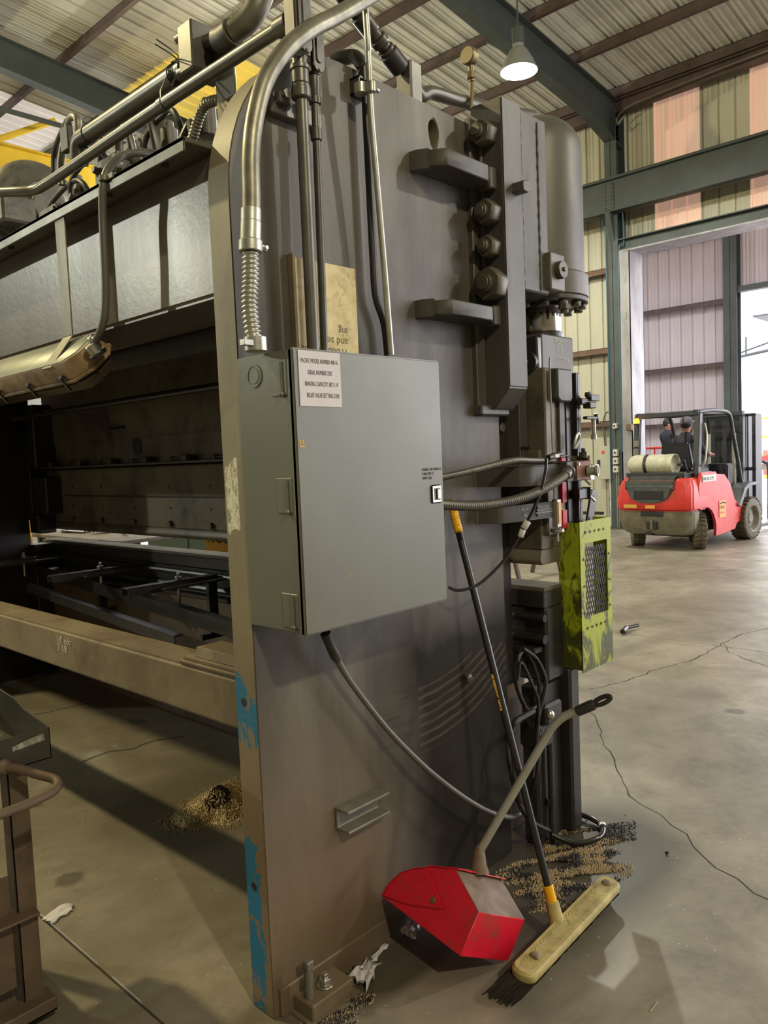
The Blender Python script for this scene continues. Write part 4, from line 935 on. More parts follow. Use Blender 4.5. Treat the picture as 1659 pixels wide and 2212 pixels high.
build('stem', MB().cyl(gc+Vector((0,0,-.03)), gc+Vector((.005,0,-.085)), .011, 12).hexa(gc+Vector((.0,0,-.055)), (0,0,-1), .016, .022).tube([gc+Vector((.005,0,-.085)), gc+Vector((0,0,-.13)), gc+Vector((-.01,0,-.19))], .008, 8), K['brass'], t)

# ------------------------------------------------------------------ pump, reservoir and valves on top of the press
t = thing('pump_motor', 'big dirty grey round motor drum on top of the press at left', 'motor', (2.0, 4.6, 2.5))
mc = at(96,442,'X',2.0)
prof = [(.03,-.02),(.12,-.02),(.13,.0),(.2,.02),(.245,.05),(.262,.085),(.262,.28),(.268,.285),(.268,.31),(.262,.315),(.262,.9)]
build('drum', MB().lathe(prof, (2.0, mc.y, mc.z), (0,1,0), 40), K['greymass'], t, ang=50)
build('end_hub', MB().cyl((2.0,mc.y-.08,mc.z-.03), (2.0,mc.y,mc.z-.03), .1, 24).hexa((1.97,mc.y-.02,mc.z-.12), (0,-1,0), .03, .03), K['greymass'], t, .01)
build('terminal_box', MB().box(1.72, 1.90, mc.y-.12, mc.y+.06, mc.z-.16, mc.z-.02), K['greymass'], t, .012)
build('cradle', MB().box(1.75, 2.25, mc.y+.1, mc.y+.16, 2.42, mc.z-.15).box(1.75, 2.25, mc.y+.6, mc.y+.66, 2.42, mc.z-.15), K['greymass'], t, .005)
t = thing('hydraulic_valve_stack', 'grimy valve blocks and fittings on the press top behind the pipes', 'valves', (1.9, 3.2, 2.476))
random.seed(3)
for (a, b, c, d, e, f_) in ((1.72,2.1,3.35,3.9,2.42,2.78),(1.75,2.05,2.75,3.35,2.42,2.86),(1.78,2.0,2.36,2.75,2.42,2.80),(1.68,1.85,3.0,3.2,2.72,2.90),(1.70,1.86,2.52,2.7,2.66,2.76),(1.66,1.80,3.55,3.72,2.60,2.82),(1.8,2.0,3.02,3.2,2.86,3.0)):
    build('valve_block', MB().box(a,b,c,d,e,f_), K['greymass'], t, .012, 2)
for i in range(16):
    y = 2.42+i*.095+random.uniform(-.02,.02); z = 2.56+random.uniform(0,.3); x = 1.70+random.uniform(-.03,.04)
    build('fitting', MB().hexa((x,y,z), (-1,random.uniform(-.6,.6),random.uniform(-.3,.5)), .024, .03).cyl((x,y,z),(x-.05,y,z+.01),.015,10), K['greymass'] if i % 3 else K['galv'], t, .002)
for i in range(5):
    y = 2.5+i*.26; build('solenoid', MB().cyl((1.78,y,2.82),(1.78,y,2.93),.035,16).cyl((1.78,y,2.93),(1.78,y,2.96),.02,12), K['greymass'], t, .004)
for i, (y0, y1, z) in enumerate(((2.55,2.85,2.95),(2.75,3.2,3.02),(3.1,3.5,2.96),(2.9,3.05,3.0),(3.3,3.75,2.9),(2.45,2.6,2.86))):
    build('small_hose', MB().tube([(1.74,y0,2.68),(1.70,y0+.03,z-.05),(1.72,(y0+y1)/2,z),(1.71,y1-.02,z-.08),(1.76,y1,2.66)], .012+.004*(i%2), 10, 5), K['conduitdark' if i % 2 else 'rubber'], t)
build('flex_hose', flexrings([(1.62,2.46,2.50),(1.60,2.42,2.62),(1.60,2.34,2.72),(1.60,2.26,2.80),(1.62,2.18,2.80),(1.66,2.16,2.76)], .017, .012, MB(), 14, amp=.08), K['flexsteel'], t, ang=60)
build('brass_tee', MB().cyl((1.66,2.28,2.66),(1.66,2.42,2.68),.014,10).hexa((1.66,2.34,2.67),(0,1,0),.024,.04).cyl((1.66,2.28,2.66),(1.66,2.2,2.63),.012,10), K['galv'], t, .002)
t = thing('looped_hose', 'bent metal hose loop standing up beside the motor drum', 'hose', (1.6, 3.2, 2.6))
e1 = [at(160,345,'X',1.58), at(160,300,'X',1.58), at(157,270,'X',1.58), at(164,252,'X',1.58), at(172,262,'X',1.58), at(170,300,'X',1.58), at(168,340,'X',1.58)]
build('loop_pipe', MB().tube([at(134,400,'X',1.62), at(132,350,'X',1.62), at(140,300,'X',1.62), at(150,262,'X',1.6), at(160,252,'X',1.58), at(168,262,'X',1.58), at(168,300,'X',1.58), at(167,345,'X',1.58)], .0155, 12, 6), K['flexsteel'], t)
build('back_hose', MB().tube([at(116,372,'X',1.75), at(118,330,'X',1.75), at(130,295,'X',1.7), at(146,262,'X',1.65)], .014, 10, 5), K['rubber'], t)
build('loop_bracket', MB().box(1.57,1.60,3.19,3.26,2.93,3.03), K['conduitdark'], t, .004)

# ------------------------------------------------------------------ task light hung under the beam
fx = thing('task_light_fixture', 'long dusty vapour-tight light fixture hung under the crown beam', 'light fixture', (1.2, 3.1, 1.9))
A = Vector((1.255, 0, 2.045)); Bq = Vector((1.150, 0, 1.944)); nrm = Vector((.69, 0, -.72))   # cross-section corners; nrm points away from the back panel
def sect(k, s=1.):  # polygon ring of the housing at depth k below the back panel
    return A+nrm*k, Bq+nrm*k
Y0f, Y1f = 2.42, 3.72
def housing(d0, d1, grow0, grow1, ya, yb, ch):
    u = (A-Bq).normalized(); vs = []
    for d, g in ((d0, grow0), (d1, grow1)):
        a = A+nrm*d+u*g; b = Bq+nrm*d-u*g; c = ch
        ring = [(b, ya+c-g), (b.lerp(a, .3), ya-g), (b.lerp(a, .7), ya-g), (a, ya+c-g), (a, yb-c+g), (a.lerp(b,.3), yb+g), (a.lerp(b,.7), yb+g), (b, yb-c+g)]
        vs += [(p.x, y, p.z) for p, y in ring]
    return MB().add(vs, [tuple(range(8))[::-1], tuple(range(8, 16))]+[(i,(i+1)%8,8+(i+1)%8,8+i) for i in range(8)])
build('housing', housing(.0, .058, 0, .014, Y0f, Y1f, .06), K['fixture'], fx, .002)
build('back_panel', housing(-.003, .0, -.003, -.002, Y0f+.02, Y1f-.02, .05), K['tray_top'], fx, .001)
build('gasket_rim', housing(.058, .070, .022, .022, Y0f, Y1f, .065), K['fixture'], fx, .003)
build('lens', housing(.070, .125, .014, -.008, Y0f, Y1f, .07), K['lens'], fx, .012, 2)
for y in (2.52, 2.78, 3.04, 3.3):
    p = Bq+nrm*.045-(A-Bq).normalized()*.016
    build('latch_clip', MB().quadprism([(p.x-.004,y,p.z),(p.x-.004,y+.012,p.z),(p.x+.028,y+.012,p.z-.036),(p.x+.028,y,p.z-.036)], (-.006,0,-.006)).box(p.x-.01,p.x,y-.008,y+.02,p.z-.004,p.z+.006), K['black'], fx, .001)
hs = thing('fixture_hanger', 'flat steel strap bent down to hold the long light fixture', 'hanger', (1.25, 2.62, 2.0))
st = at(139,450,'X',1.225)
build('vertical_strap', MB().box(1.226, 1.231, 2.555, 2.625, 2.05, 2.47), K['strap'], hs, .001)
build('angled_foot', MB().quadprism([(1.229,2.555,2.052),(1.229,2.625,2.052),(Bq.x-.004,2.625,Bq.z-.006),(Bq.x-.004,2.555,Bq.z-.006)], (.003,0,-.003)).quadprism([(1.229,2.555,2.052),(1.229,2.625,2.052),(1.231,2.625,2.07),(1.231,2.555,2.07)], (-.003,0,0)), K['strap'], hs, .0008)
t = thing('fixture_cable', 'grey cable looping from the press top to the light fixture', 'cable', (1.22, 2.3, 2.0))
g0 = at(203,752,'X',1.21)
build('cable', MB().tube([g0+Vector((0,0,.01)), at(222,700,'X',1.21), at(228,640,'X',1.215), at(226,560,'X',1.215), at(222,470,'X',1.215), at(223,400,'X',1.215), at(236,362,'X',1.24), at(262,338,'X',1.3), at(300,330,'X',1.36), at(340,332,'X',1.45)], .0125, 14, 6), K['rubbergrey'], t)
build('gland', MB().cyl(g0+Vector((-.012,0,.012)), g0+Vector((.015,0,-.02)), .022, 18).hexa(g0+Vector((.0,0,.018)), (-.2,0,1), .017, .018), K['zinc'], t, .002)
build('gland_washer', MB().cyl(g0+Vector((.008,0,-.012)), g0+Vector((.016,0,-.021)), .03, 20), K['black'], t)
c = at(225,386,'X',1.215); build('cable_clamp', MB().cyl(c+Vector((0,0,-.008)), c+Vector((0,0,.008)), .0165, 14).box(c.x, c.x+.012, c.y-.05, c.y-.01, c.z-.008, c.z+.008), K['strap'], t, .001)

# ------------------------------------------------------------------ control box, flexible conduits, cables
t = thing('control_box', 'rust-stained small control box with round connector on the strap arm', 'control box', (2.66, 1.5, 1.47))
build('box_body', MB().box(2.60, 2.685, 1.497, 1.60, 1.476, 1.552), K['press'], t, .003)
rs = worn('rust_paint', srgb(132,82,60), srgb(104,92,82), 18, (.5,.7), .2, 1, .1)
build('face_plate', MB().box(2.655, 2.765, 1.486, 1.492, 1.478, 1.55), rs, t, .002); build('side_box', MB().box(2.655, 2.77, 1.492, 1.60, 1.476, 1.552), K['press'], t, .003)
build('connector', MB().lathe([(.022,0),(.022,.012),(.018,.014),(.018,.03),(.023,.032),(.023,.042),(.015,.042),(.013,.03)], (2.735,1.486,1.512), (.35,-1,0), 24), K['galv'], t)
build('rear_plate', MB().box(2.775, 2.79, 1.50, 1.58, 1.48, 1.57), rs, t, .003); build('top_knob', MB().cyl((2.77,1.52,1.56),(2.77,1.52,1.585),.016,14).hexa((2.77,1.52,1.585),(0,0,1),.010,.015), K['conduitdark'], t, .002)
build('face_screw', MB().cyl((2.668,1.486,1.54),(2.668,1.482,1.54),.005,8).cyl((2.755,1.486,1.49),(2.755,1.482,1.49),.005,8), K['zinc'], t)
build('toggle', MB().tube([(2.79,1.52,1.545),(2.815,1.51,1.53)], .005, 6).tube([(2.78,1.52,1.475),(2.80,1.51,1.455)], .005, 6).box(2.79,2.815,1.50,1.515,1.475,1.492), K['zinc'], t)
t = thing('upper_flex_conduit', 'grey flexible conduit leaving the cabinet side over the upper arm', 'conduit', (2.1, 1.6, 1.54))
build('conduit', flexrings([(1.86,1.66,1.515), (2.0,1.62,1.523), (2.15,1.57,1.545), (2.3,1.54,1.566), (2.45,1.555,1.562), (2.62,1.57,1.556)], .0115, .007, MB(), 12, amp=.05), K['conduit'], t, ang=60)
t = thing('lower_flex_conduit', 'grey flexible conduit sagging from the cabinet side to the control box', 'conduit', (2.1, 1.6, 1.45))
lc = [(1.86,1.60,1.455), (1.95,1.56,1.437), (2.08,1.53,1.425), (2.22,1.50,1.43), (2.35,1.48,1.45), (2.47,1.475,1.48), (2.57,1.48,1.508)]
build('conduit', flexrings(lc, .0165, .009, MB(), 14, amp=.05), K['conduit'], t, ang=60)
build('connector', MB().cyl((2.55,1.478,1.502), (2.59,1.487,1.514), .02, 18).cyl((2.585,1.485,1.512), (2.60,1.49,1.515), .026, 18), K['conduit'], t, .002)
t = thing('sensor_cable', 'thin black cable with two white tags hanging beside the cabinet', 'cable', (2.2, 1.5, 1.3))
sc_ = [at(968,1268,'Y',1.66), at(985,1275,'Y',1.64), at(1010,1272,'Y',1.62), at(1040,1258,'Y',1.6), at(1085,1215,'Y',1.57), at(1115,1170,'Y',1.54), at(1140,1125,'Y',1.5), at(1165,1070,'Y',1.47), at(1178,1020,'Y',1.46), at(1180,990,'Y',1.46)]
build('cable', MB().tube(sc_, .0055, 8, 6), K['black'], t)
a, b = at(1127,1153,'Y',1.52), at(1130,1143,'Y',1.515); c = at(1137,1132,'Y',1.505)
dd = (c-a).normalized()
build('white_tag', MB().cyl(a-dd*.012, b-dd*.001, .012, 6), K['white'], t, .001); build('white_tag', MB().cyl(b+dd*.003, c+dd*.012, .0135, 6), K['white'], t, .001)
p, q = at(1184,989,'Y',1.47), at(1205,982,'Y',1.47)
build('plug', MB().tube([p, p.lerp(q,.5), q+(q-p)*.3], [.011,.012,.009], 10), K['rubber'], t); u = p.lerp(q,.6)
build('plug_label', MB().box(u.x-.012, u.x+.016, u.y-.013, u.y-.011, u.z-.006, u.z+.006), K['white'], t)
build('signal_lead', MB().tube([q, at(1225,985,'Y',1.5), at(1250,998,'Y',1.55)], .003, 6, 4), K['black'], t)
t = thing('cabinet_whip', 'dirty grey cable from the cabinet bottom curving down to the floor hoses', 'cable', (1.8, 1.65, .4))
cw = [at(705,1372,'Y',1.66), at(722,1412,'Y',1.665), at(752,1465,'Y',1.67), at(800,1530,'Y',1.67), at(850,1590,'Y',1.66), at(910,1650,'Y',1.64), at(960,1692,'Y',1.63), at(1010,1728,'Y',1.62), at(1060,1755,'Y',1.62), at(1105,1765,'Y',1.63), at(1132,1752,'Y',1.66), at(1135,1735,'Y',1.7)]
build('cable', MB().tube(cw, [.0115]*2+[.0095]*10, 12, 6), K['rubbergrey'], t)
build('strain_relief', MB().tube([at(703,1368,'Y',1.66), at(712,1392,'Y',1.662), at(724,1416,'Y',1.665), at(730,1426,'Y',1.666)], [.016,.014,.016,.012], 12, 3), K['traysteel'], t)

# coiled pedal hoses near the front post
t = thing('hose_coil', 'oily black hoses coiled and hanging beside the front post', 'hose', (2.62, 1.62, .3))
Yh = 1.60
loops = [[(1118,1425),(1112,1455),(1122,1500),(1140,1532),(1160,1520),(1165,1480),(1150,1430),(1130,1405),(1118,1425)],
         [(1130,1400),(1160,1425),(1178,1470),(1172,1510),(1160,1560),(1165,1600),(1160,1660),(1145,1725)],
         [(1118,1470),(1125,1430),(1150,1480),(1163,1520),(1160,1590),(1150,1680)],
         [(1152,1535),(1130,1548),(1112,1560),(1100,1590),(1104,1640),(1112,1690),(1124,1740),(1148,1775),(1185,1795)],
         [(1113,1565),(1098,1600),(1100,1650),(1115,1720),(1135,1760)]]
for i, lp in enumerate(loops):
    build('hose', MB().tube([at(x, y, 'Y', Yh-.012*i+(.05 if y > 1700 else 0)) for x, y in lp], (.0085, .0085, .007, .011, .008)[i], 10, 5), K['hoseoily'], t)
build('floor_hose', MB().tube([(2.62,1.62,.06),(2.66,1.56,.03),(2.72,1.52,.02),(2.80,1.50,.02),(2.875,1.53,.02),(2.91,1.60,.022),(2.90,1.68,.03)], .0115, 14, 6), K['hoseoily'], t)
build('hose_clip', MB().cyl((2.868,1.525,.021),(2.885,1.537,.021),.0165,14), K['zinc'], t, .001)
t = thing('foot_valve', 'black oily valve body half hidden under the bed end', 'valve', (2.6, 1.66, .25))
build('valve_body', MB().box(2.56,2.66,1.62,1.72,.42,.52).box(2.58,2.70,1.60,1.64,.52,.60), K['oily'], t, .01); build('valve_pipe', MB().cyl((2.66,1.64,.0),(2.66,1.64,.45),.013,12).hexa((2.66,1.64,.16),(0,0,1),.024,.03), K['oily'], t)
build('valve_cap', MB().ball((2.6,1.6,.56),.02,10), K['zinc'], t)

# ------------------------------------------------------------------ yellow-green guard with expanded-metal window
gd = thing('safety_guard', 'scuffed yellow-green sheet guard with a mesh window at the bed end', 'guard', (2.9, 1.6, .69))
gx0, gx1, gy, gz0, gz1 = 2.785, 3.045, 1.553, .69, 1.305
wx0, wx1, wz0, wz1 = 2.822, 3.012, .912, 1.215
m = MB(); th = .004
for (a, b, c, d) in ((gx0, wx0, gz0, gz1), (wx1, gx1, gz0, gz1), (wx0, wx1, gz0, wz0), (wx0, wx1, wz1, gz1)): m.box(a, b, gy, gy+th, c, d)
fp_ = build('front_panel', m, K['guard'], gd)
build('side_panel', MB().box(gx0, gx0+th, gy+.001, gy+.10, gz0+.01, gz1-.005), K['guard'], gd, .001)
build('return_panel', MB().box(gx1-th, gx1, gy+.001, gy+.08, gz0, gz1), K['guard'], gd)
m = MB(); wx, wz = .0195, .044; r = .0021
nx = int((wx1-wx0)/wx)+2; nz = int((wz1-wz0)/wz)+2
def seg(p, q):
    # clip to window
    m.tube([p, q], r, 4, caps=False)
for i in range(nx):
    for j in range(nz):
        x = wx0+i*wx; z = wz0+j*wz
        for s in (-1, 1):
            for (xa, za, xb, zb) in ((x, z, x+s*wx/2, z+wz/2), (x+s*wx/2, z+wz/2, x, z+wz)):
                if wx0-.004 <= min(xa, xb) and max(xa, xb) <= wx1+.004 and zb <= wz1+.004: seg((xa, gy+.008, za), (xb, gy+.008, zb))
build('mesh_window', m, K['black'], fp_, label='dark expanded metal mesh')
for i in range(5):
    build('rivet', MB().cyl((gx0+.045+i*.038, gy, gz1-.045), (gx0+.045+i*.038, gy-.003, gz1-.045), .006, 8), K['oily'], fp_)
    build('rivet', MB().cyl((gx0+.045+i*.038, gy, wz0-.045), (gx0+.045+i*.038, gy-.003, wz0-.045), .006, 8), K['oily'], fp_)
for z in (wz0+.02, wz0+.13, wz0+.24):
    for x in (wx0-.012, wx1+.012): build('rivet', MB().cyl((x, gy, z), (x, gy-.003, z), .005, 8), K['oily'], fp_)
t = thing('flat_lever', 'dark flat bar with a hole sticking up behind the guard', 'lever', (3.03, 1.64, 1.25))
build('bar', MB().quadprism([(2.975,1.64,1.20),(3.03,1.64,1.20),(3.105,1.64,1.40),(3.06,1.64,1.425)], (0,.012,0)), K['oily'], t, .002)
build('bar_hole', MB().cyl((3.068,1.639,1.385),(3.068,1.637,1.385),.009,12), K['black'], t)
# light-curtain sensor and clamps on the guide rail
t = thing('sensor_bracket', 'small black sensor and clamps on the guide rail edge', 'sensor', (2.9, 1.58, 1.75))
build('clamp', MB().box(2.84,2.91,1.56,1.585,1.775,1.80).box(2.88,2.935,1.545,1.58,1.76,1.785).box(2.86,2.95,1.55,1.57,1.715,1.728), K['fdark'], t, .003)
build('sensor_tube', MB().cyl((2.93,1.56,1.655),(2.93,1.56,1.715),.010,12).cyl((2.93,1.56,1.635),(2.93,1.56,1.655),.0125,12), K['galv'], t, .001)
build('sensor_head', MB().box(2.90,2.97,1.55,1.575,1.79,1.815), K['fdark'], t, .002); build('sensor_lever', MB().tube([(2.95,1.56,1.74),(2.965,1.56,1.70)],.009,8), K['fdark'], t); build('sensor_knob', MB().ball((2.89,1.56,1.815),.015,8), K['fdark'], t)
build('plumb_wire', MB().cyl((2.925,1.56,1.635),(2.925,1.56,1.5),.0012,5), K['black'], t)

# ------------------------------------------------------------------ push broom
t = thing('push_broom', 'push broom with black handle and yellow grip leaning on the press', 'broom', (2.08, 1.3, 0))
b0, b1 = Vector((2.10,1.302,.135)), Vector((2.168,1.715,1.44)); U = (b1-b0).normalized()
build('handle', MB().cyl(b0, b1-U*.02, .0125, 16), K['black'], t)
m = MB(); L0 = b1-U*.125
m.tube([L0+U*(.125*i/26) for i in range(27)], [.0155+.001*math.sin(i*2.4) for i in range(26)]+[.006], 16); build('grip', m, K['yplastic'], t)
lettering('PROFESSIONAL GRADE', t, K['yplastic'], b0+U*.75+Vector((-.0128,-.004,0)), -U, Vector((-.2,-1,0)).cross(U), .012, 'LEFT')
build('thread_sleeve', MB().cyl(b0-U*.01, b0+U*.055, .017, 16), K['yplastic'], t, .002)
build('handle_socket', MB().tube([b0-U*.075, b0-U*.05, b0+U*.005], [.03,.024,.021], 16), K['cream'], t, .002)
# head: rounded-end block, seen tilted a little towards the camera
H0, H1 = Vector((1.835,1.235,.085)), Vector((2.405,1.262,.085)); ax = (H1-H0).normalized(); sd = Vector((-ax.y, ax.x, 0)); up = Vector((0,-.10,.995)).normalized(); sd = up.cross(ax).normalized()
def head_ring(d, w_, e, off=0):
    c0, c1 = H0+up*d+sd*off, H1+up*d+sd*off; o = []
    for i in range(9): a = PI/2+PI*i/8; o.append(c0+sd*w_*math.sin(a)+ax*(w_*math.cos(a)*.8+.0)-ax*e)
    for i in range(9): a = -PI/2+PI*i/8; o.append(c1+sd*w_*math.sin(a)+ax*(w_*math.cos(a)*.8)+ax*e)
    return o
def loft(rings, m=None):
    m = m or MB(); n = len(rings[0]); vs = [p for r_ in rings for p in r_]
    return m.add(vs, [tuple(range(n))[::-1], tuple(range((len(rings)-1)*n, len(rings)*n))]+[(k*n+i, k*n+(i+1)%n, (k+1)*n+(i+1)%n, (k+1)*n+i) for k in range(len(rings)-1) for i in range(n)])
build('head_block', loft([head_ring(-.028,.036,0), head_ring(-.022,.040,0), head_ring(-.004,.040,0), head_ring(.004,.034,-.003)]), K['cream'], t, ang=40)
m = MB()
for i in range(34):
    for s in (-1, 1):
        c = H0.lerp(H1, (i+.5)/34)+sd*.018*s+up*.004; d = (ax*s*.9+sd*.5).normalized(); m.quadprism([c-d*.009-sd*.0015, c+d*.009-sd*.0015, c+d*.009+sd*.0015, c-d*.009+sd*.0015], up*.0012)
build('tread_pattern', m, K['cream'], t)
build('spare_socket', MB().tube([H0+ax*.06+up*.003, H0+ax*.062+up*.012], [.022,.017], 4), K['reddust'], t, .002); build('spare_socket', MB().tube([H1-ax*.02+up*.003, H1-ax*.022+up*.012], [.018,.014], 6), K['reddust'], t, .002)
build('bristle_base', loft([head_ring(-.080,.040,.012,.045), head_ring(-.05,.036,.006,.022), head_ring(-.028,.030,-.004,.004)]), K['bristle'], t, kind='stuff')
random.seed(5); m = MB()
for i in range(60):
    for j in range(16):
        c = H0.lerp(H1, -.06+1.08*(i+random.random())/60)+sd*(-.04+.08*(j+random.random())/16)+up*(-.026)
        e = Vector((c.x+random.uniform(-.01,.01)-(.045*(1-i/8) if i < 8 else 0), c.y+.052+(c.y-1.25)*.1+random.uniform(-.006,.006), .002)); m.tube([c, c.lerp(e,.5)+Vector((-.006 if i < 8 else 0,0,-.003)), e], [.004,.004,.002], 4, caps=False)
build('bristles', m, K['bristle'], t, kind='stuff')

# ------------------------------------------------------------------ red lobby dustpan, tipped against the plate
t = thing('dustpan', 'red upright dustpan with grey handle tipped against the press plate', 'dustpan', (1.8, 1.5, 0))
C1 = Vector((1.693,1.363,.138)); wv = Vector((.215,-.016,-.12)); wn = wv.normalized()
sidep = [Vector(p) for p in ((1.740,1.722,.166),(1.758,1.700,.212),(1.781,1.671,.247),(1.793,1.615,.277),(1.800,1.567,.294),(1.806,1.459,.320),(1.759,1.340,.251),(1.693,1.363,.138))]
def offs(pts, d): return [p+wn*d for p in pts]
c_ = sum(sidep, Vector())/len(sidep)
def shell_side(d0, d1, mat, nm): return build(nm, MB().quadprism(offs(sidep, d0), wn*(d1-d0)), mat, t, .003, 2)
shell_side(0, .004, K['red'], 'side_wall'); shell_side(wv.length-.004, wv.length, K['red'], 'side_wall')
def strip(i0, i1, mat, nm, bl=.002):
    a, b = sidep[i0], sidep[i1]; n = (c_-(a+b)/2); n -= wn*n.dot(wn); n = n.normalized()*.004
    build(nm, MB().quadprism([a, b, b+wv, a+wv], n), mat, t, bl)
strip(5, 6, K['reddust'], 'back_wall'); strip(6, 7, K['red'], 'bottom_wall'); strip(7, 0, K['red'], 'floor_panel')
a, b = sidep[4], sidep[5]; n = (c_-(a+b)/2); n = (n-wn*n.dot(wn)).normalized()*.004
build('hood', MB().quadprism([a, b, b+wv, a+wv], n), K['red'], t, .002)
for i in range(0, 4):
    a, b = sidep[i], sidep[i+1]; n = (c_-(a+b)/2); n = (n-wn*n.dot(wn)).normalized()*.003
    build('lip', MB().quadprism([a-wn*.004, b-wn*.004, b+wn*.012, a+wn*.012], n), K['red'], t, .001)
# raised ear and rivet on the side, notch on the back edge
ear = [sidep[0].lerp(c_,.03), sidep[1].lerp(c_,.06), sidep[2].lerp(c_,.08), sidep[3].lerp(c_,.1), sidep[4].lerp(c_,.06)]
e2 = sidep[4].lerp(sidep[5], .05).lerp(sidep[7], .38); e3 = sidep[4].lerp(sidep[7], .5); e4 = sidep[0].lerp(sidep[7], .28).lerp(c_, .3)
build('ear_plate', MB().quadprism(ear+[e2, e3, e4], -wn*.006), K['red'], t, .003, 2)
rv = e2.lerp(e4, .2); build('rivet', MB().cyl(rv-wn*.006, rv-wn*.009, .010, 16), K['brass'], t, .001)
nb = sidep[6].lerp(sidep[5], .06)+wv*.62; build('notch', MB().quadprism([nb-wv*.13, nb+wv*.13, nb+wv*.10+(sidep[7]-sidep[6])*.25, nb-wv*.10+(sidep[7]-sidep[6])*.25], (sidep[6]-sidep[5]).normalized()*.003), K['reddust'], t, .001)
lpv = sidep[5]+wv*-.02; d = (sidep[5]-sidep[4]).normalized(); up2 = (sidep[5]-sidep[6]).normalized()
build('top_flange', MB().quadprism([sidep[4]-wn*.002, sidep[5]-wn*.002+d*.012, sidep[5]+wv*1.05+d*.012, sidep[4]+wv*1.02], up2*.006), K['red'], t, .002)
hb = Vector((1.923,1.458,.275)); h1 = Vector((1.946,1.473,.314)); h2 = Vector((2.150,1.330,.700)); h2 = Vector((2.118,1.340,.640))
hq = Vector((2.128,1.334,.660))
hp = [h1, h1.lerp(hq,.25), h1.lerp(hq,.5), h1.lerp(hq,.75), h1.lerp(hq,.95), hq.lerp(Vector((2.145,1.315,.700)),.4), Vector((2.145,1.315,.700)), Vector((2.160,1.288,.732)), Vector((2.172,1.262,.750)), Vector((2.18,1.23,.764))]
build('handle', MB().tube(hp, .0135, 16, 5), K['alu'], t)
hub = build('handle_socket', MB().tube([hb-Vector((.008,.006,.012)), hb+Vector((0,0,.012)), h1, h1.lerp(hp[1],.12)], [.032,.024,.018,.0165], 14, 3), K['reddust'], t)
dj = (sidep[5]-sidep[4]).normalized(); pc = sidep[4].lerp(sidep[5], .95)+wv*.45
build('socket_flange', MB().quadprism([pc-wn*.05-dj*.09, pc+wn*.05-dj*.09, pc+wn*.045+dj*.004, pc-wn*.045+dj*.004], (sidep[5]-sidep[6]).normalized()*.012), K['reddust'], t, .004)
g1 = Vector((2.198,1.155,.809)); g0_ = Vector((2.176,1.238,.761)); gd_ = (g1-g0_).normalized()
build('grip', MB().tube([g0_, g0_+gd_*.055, g0_+gd_*.066], [.0165,.0175,.014], 16), K['rubber'], t, .002)
q = Vector((.5,-.2,1)); q = (q-gd_*q.dot(gd_)).normalized(); c0 = g0_+gd_*.092
build('hang_loop', MB().tube([c0+gd_*.030*math.cos(a)+q*.010*math.sin(a) for a in [2*PI*k/20 for k in range(21)]], .0075, 8), K['rubber'], t)

# ------------------------------------------------------------------ scrap cart at the lower left
t = thing('scrap_cart', 'brown steel cart with an open tray of scrap at lower left', 'cart', (.6, 2.3, 0))
tx1, ty0, tz0, tz1 = .905, 2.19, .785, .875
lgx = .80
build('leg', MB().box(lgx, lgx+.055, 2.245, 2.250, .08, .80).box(lgx, lgx+.005, 2.245, 2.30, .08, .80), K['cartsteel'], t, .001)
build('leg', MB().box(.10, .155, 2.245, 2.250, .08, .80).box(.10, .105, 2.245, 2.30, .08, .80), K['cartsteel'], t, .001)
build('leg', MB().box(lgx, lgx+.055, 2.72, 2.725, .08, .80), K['cartsteel'], t, .001)
# tray walls
build('tray_front', MB().box(.10, tx1, ty0, ty0+.004, tz0, tz1), K['traysteel'], t, .001)
build('tray_side', MB().quadprism([(tx1-.004,ty0,tz0),(tx1-.004,ty0,tz1),(tx1-.004,2.35,.895),(tx1-.004,2.42,.915),(tx1-.004,2.78,.945),(tx1-.004,2.78,tz0)], (.004,0,0)), K['traysteel'], t, .001)
build('tray_floor', MB().box(.10, tx1, ty0, 2.78, tz0, tz0+.004), K['traysteel'], t); build('tray_back', MB().box(.10, tx1, 2.776, 2.78, tz0, .945), K['traysteel'], t)
build('white_scuff', MB().quadprism([(.80,ty0-.0008,.835),(.89,ty0-.0008,.842),(.885,ty0-.0008,.862),(.84,ty0-.0008,.856),(.80,ty0-.0008,.848)], (0,-.0004,0)), worn('scuff', srgb(176,178,164), srgb(96,92,80), 60, (.6,.8)), t)
hd = [(.775,ty0,.80),(.80,2.16,.795),(.835,2.115,.778),(.862,2.075,.765),(.85,2.04,.756),(.80,2.02,.752),(.70,2.01,.75),(.4,2.01,.75),(.2,2.01,.75),(.15,2.06,.76),(.15,ty0,.80)]
build('handle', MB().tube(hd, .0125, 14, 5), K['cartsteel'], t); build('handle_weld', MB().lathe([(.024,0),(.019,.010),(.013,.014)], (.775,ty0,.80), (.3,-1,-.1), 14), K['cartsteel'], t)
build('shelf', MB().box(.08, .845, 2.20, 2.85, .345, .352), K['cartsteel'], t, .001)
build('lower_panel', MB().box(.05, .79, 2.262, 2.268, .13, .46), K['cartsteel'], t, .001)
build('base_frame', MB().box(.05, .875, 2.20, 2.27, .045, .085).box(.05, .875, 2.20, 2.85, .045, .055), K['cartsteel'], t, .003)
for (x, y) in ((.72,2.30),(.15,2.30),(.72,2.78),(.15,2.78)):
    build('caster', MB().cyl((x-.015,y,.023),(x+.015,y,.023),.0225,16), K['rubber'], t)
random.seed(11)
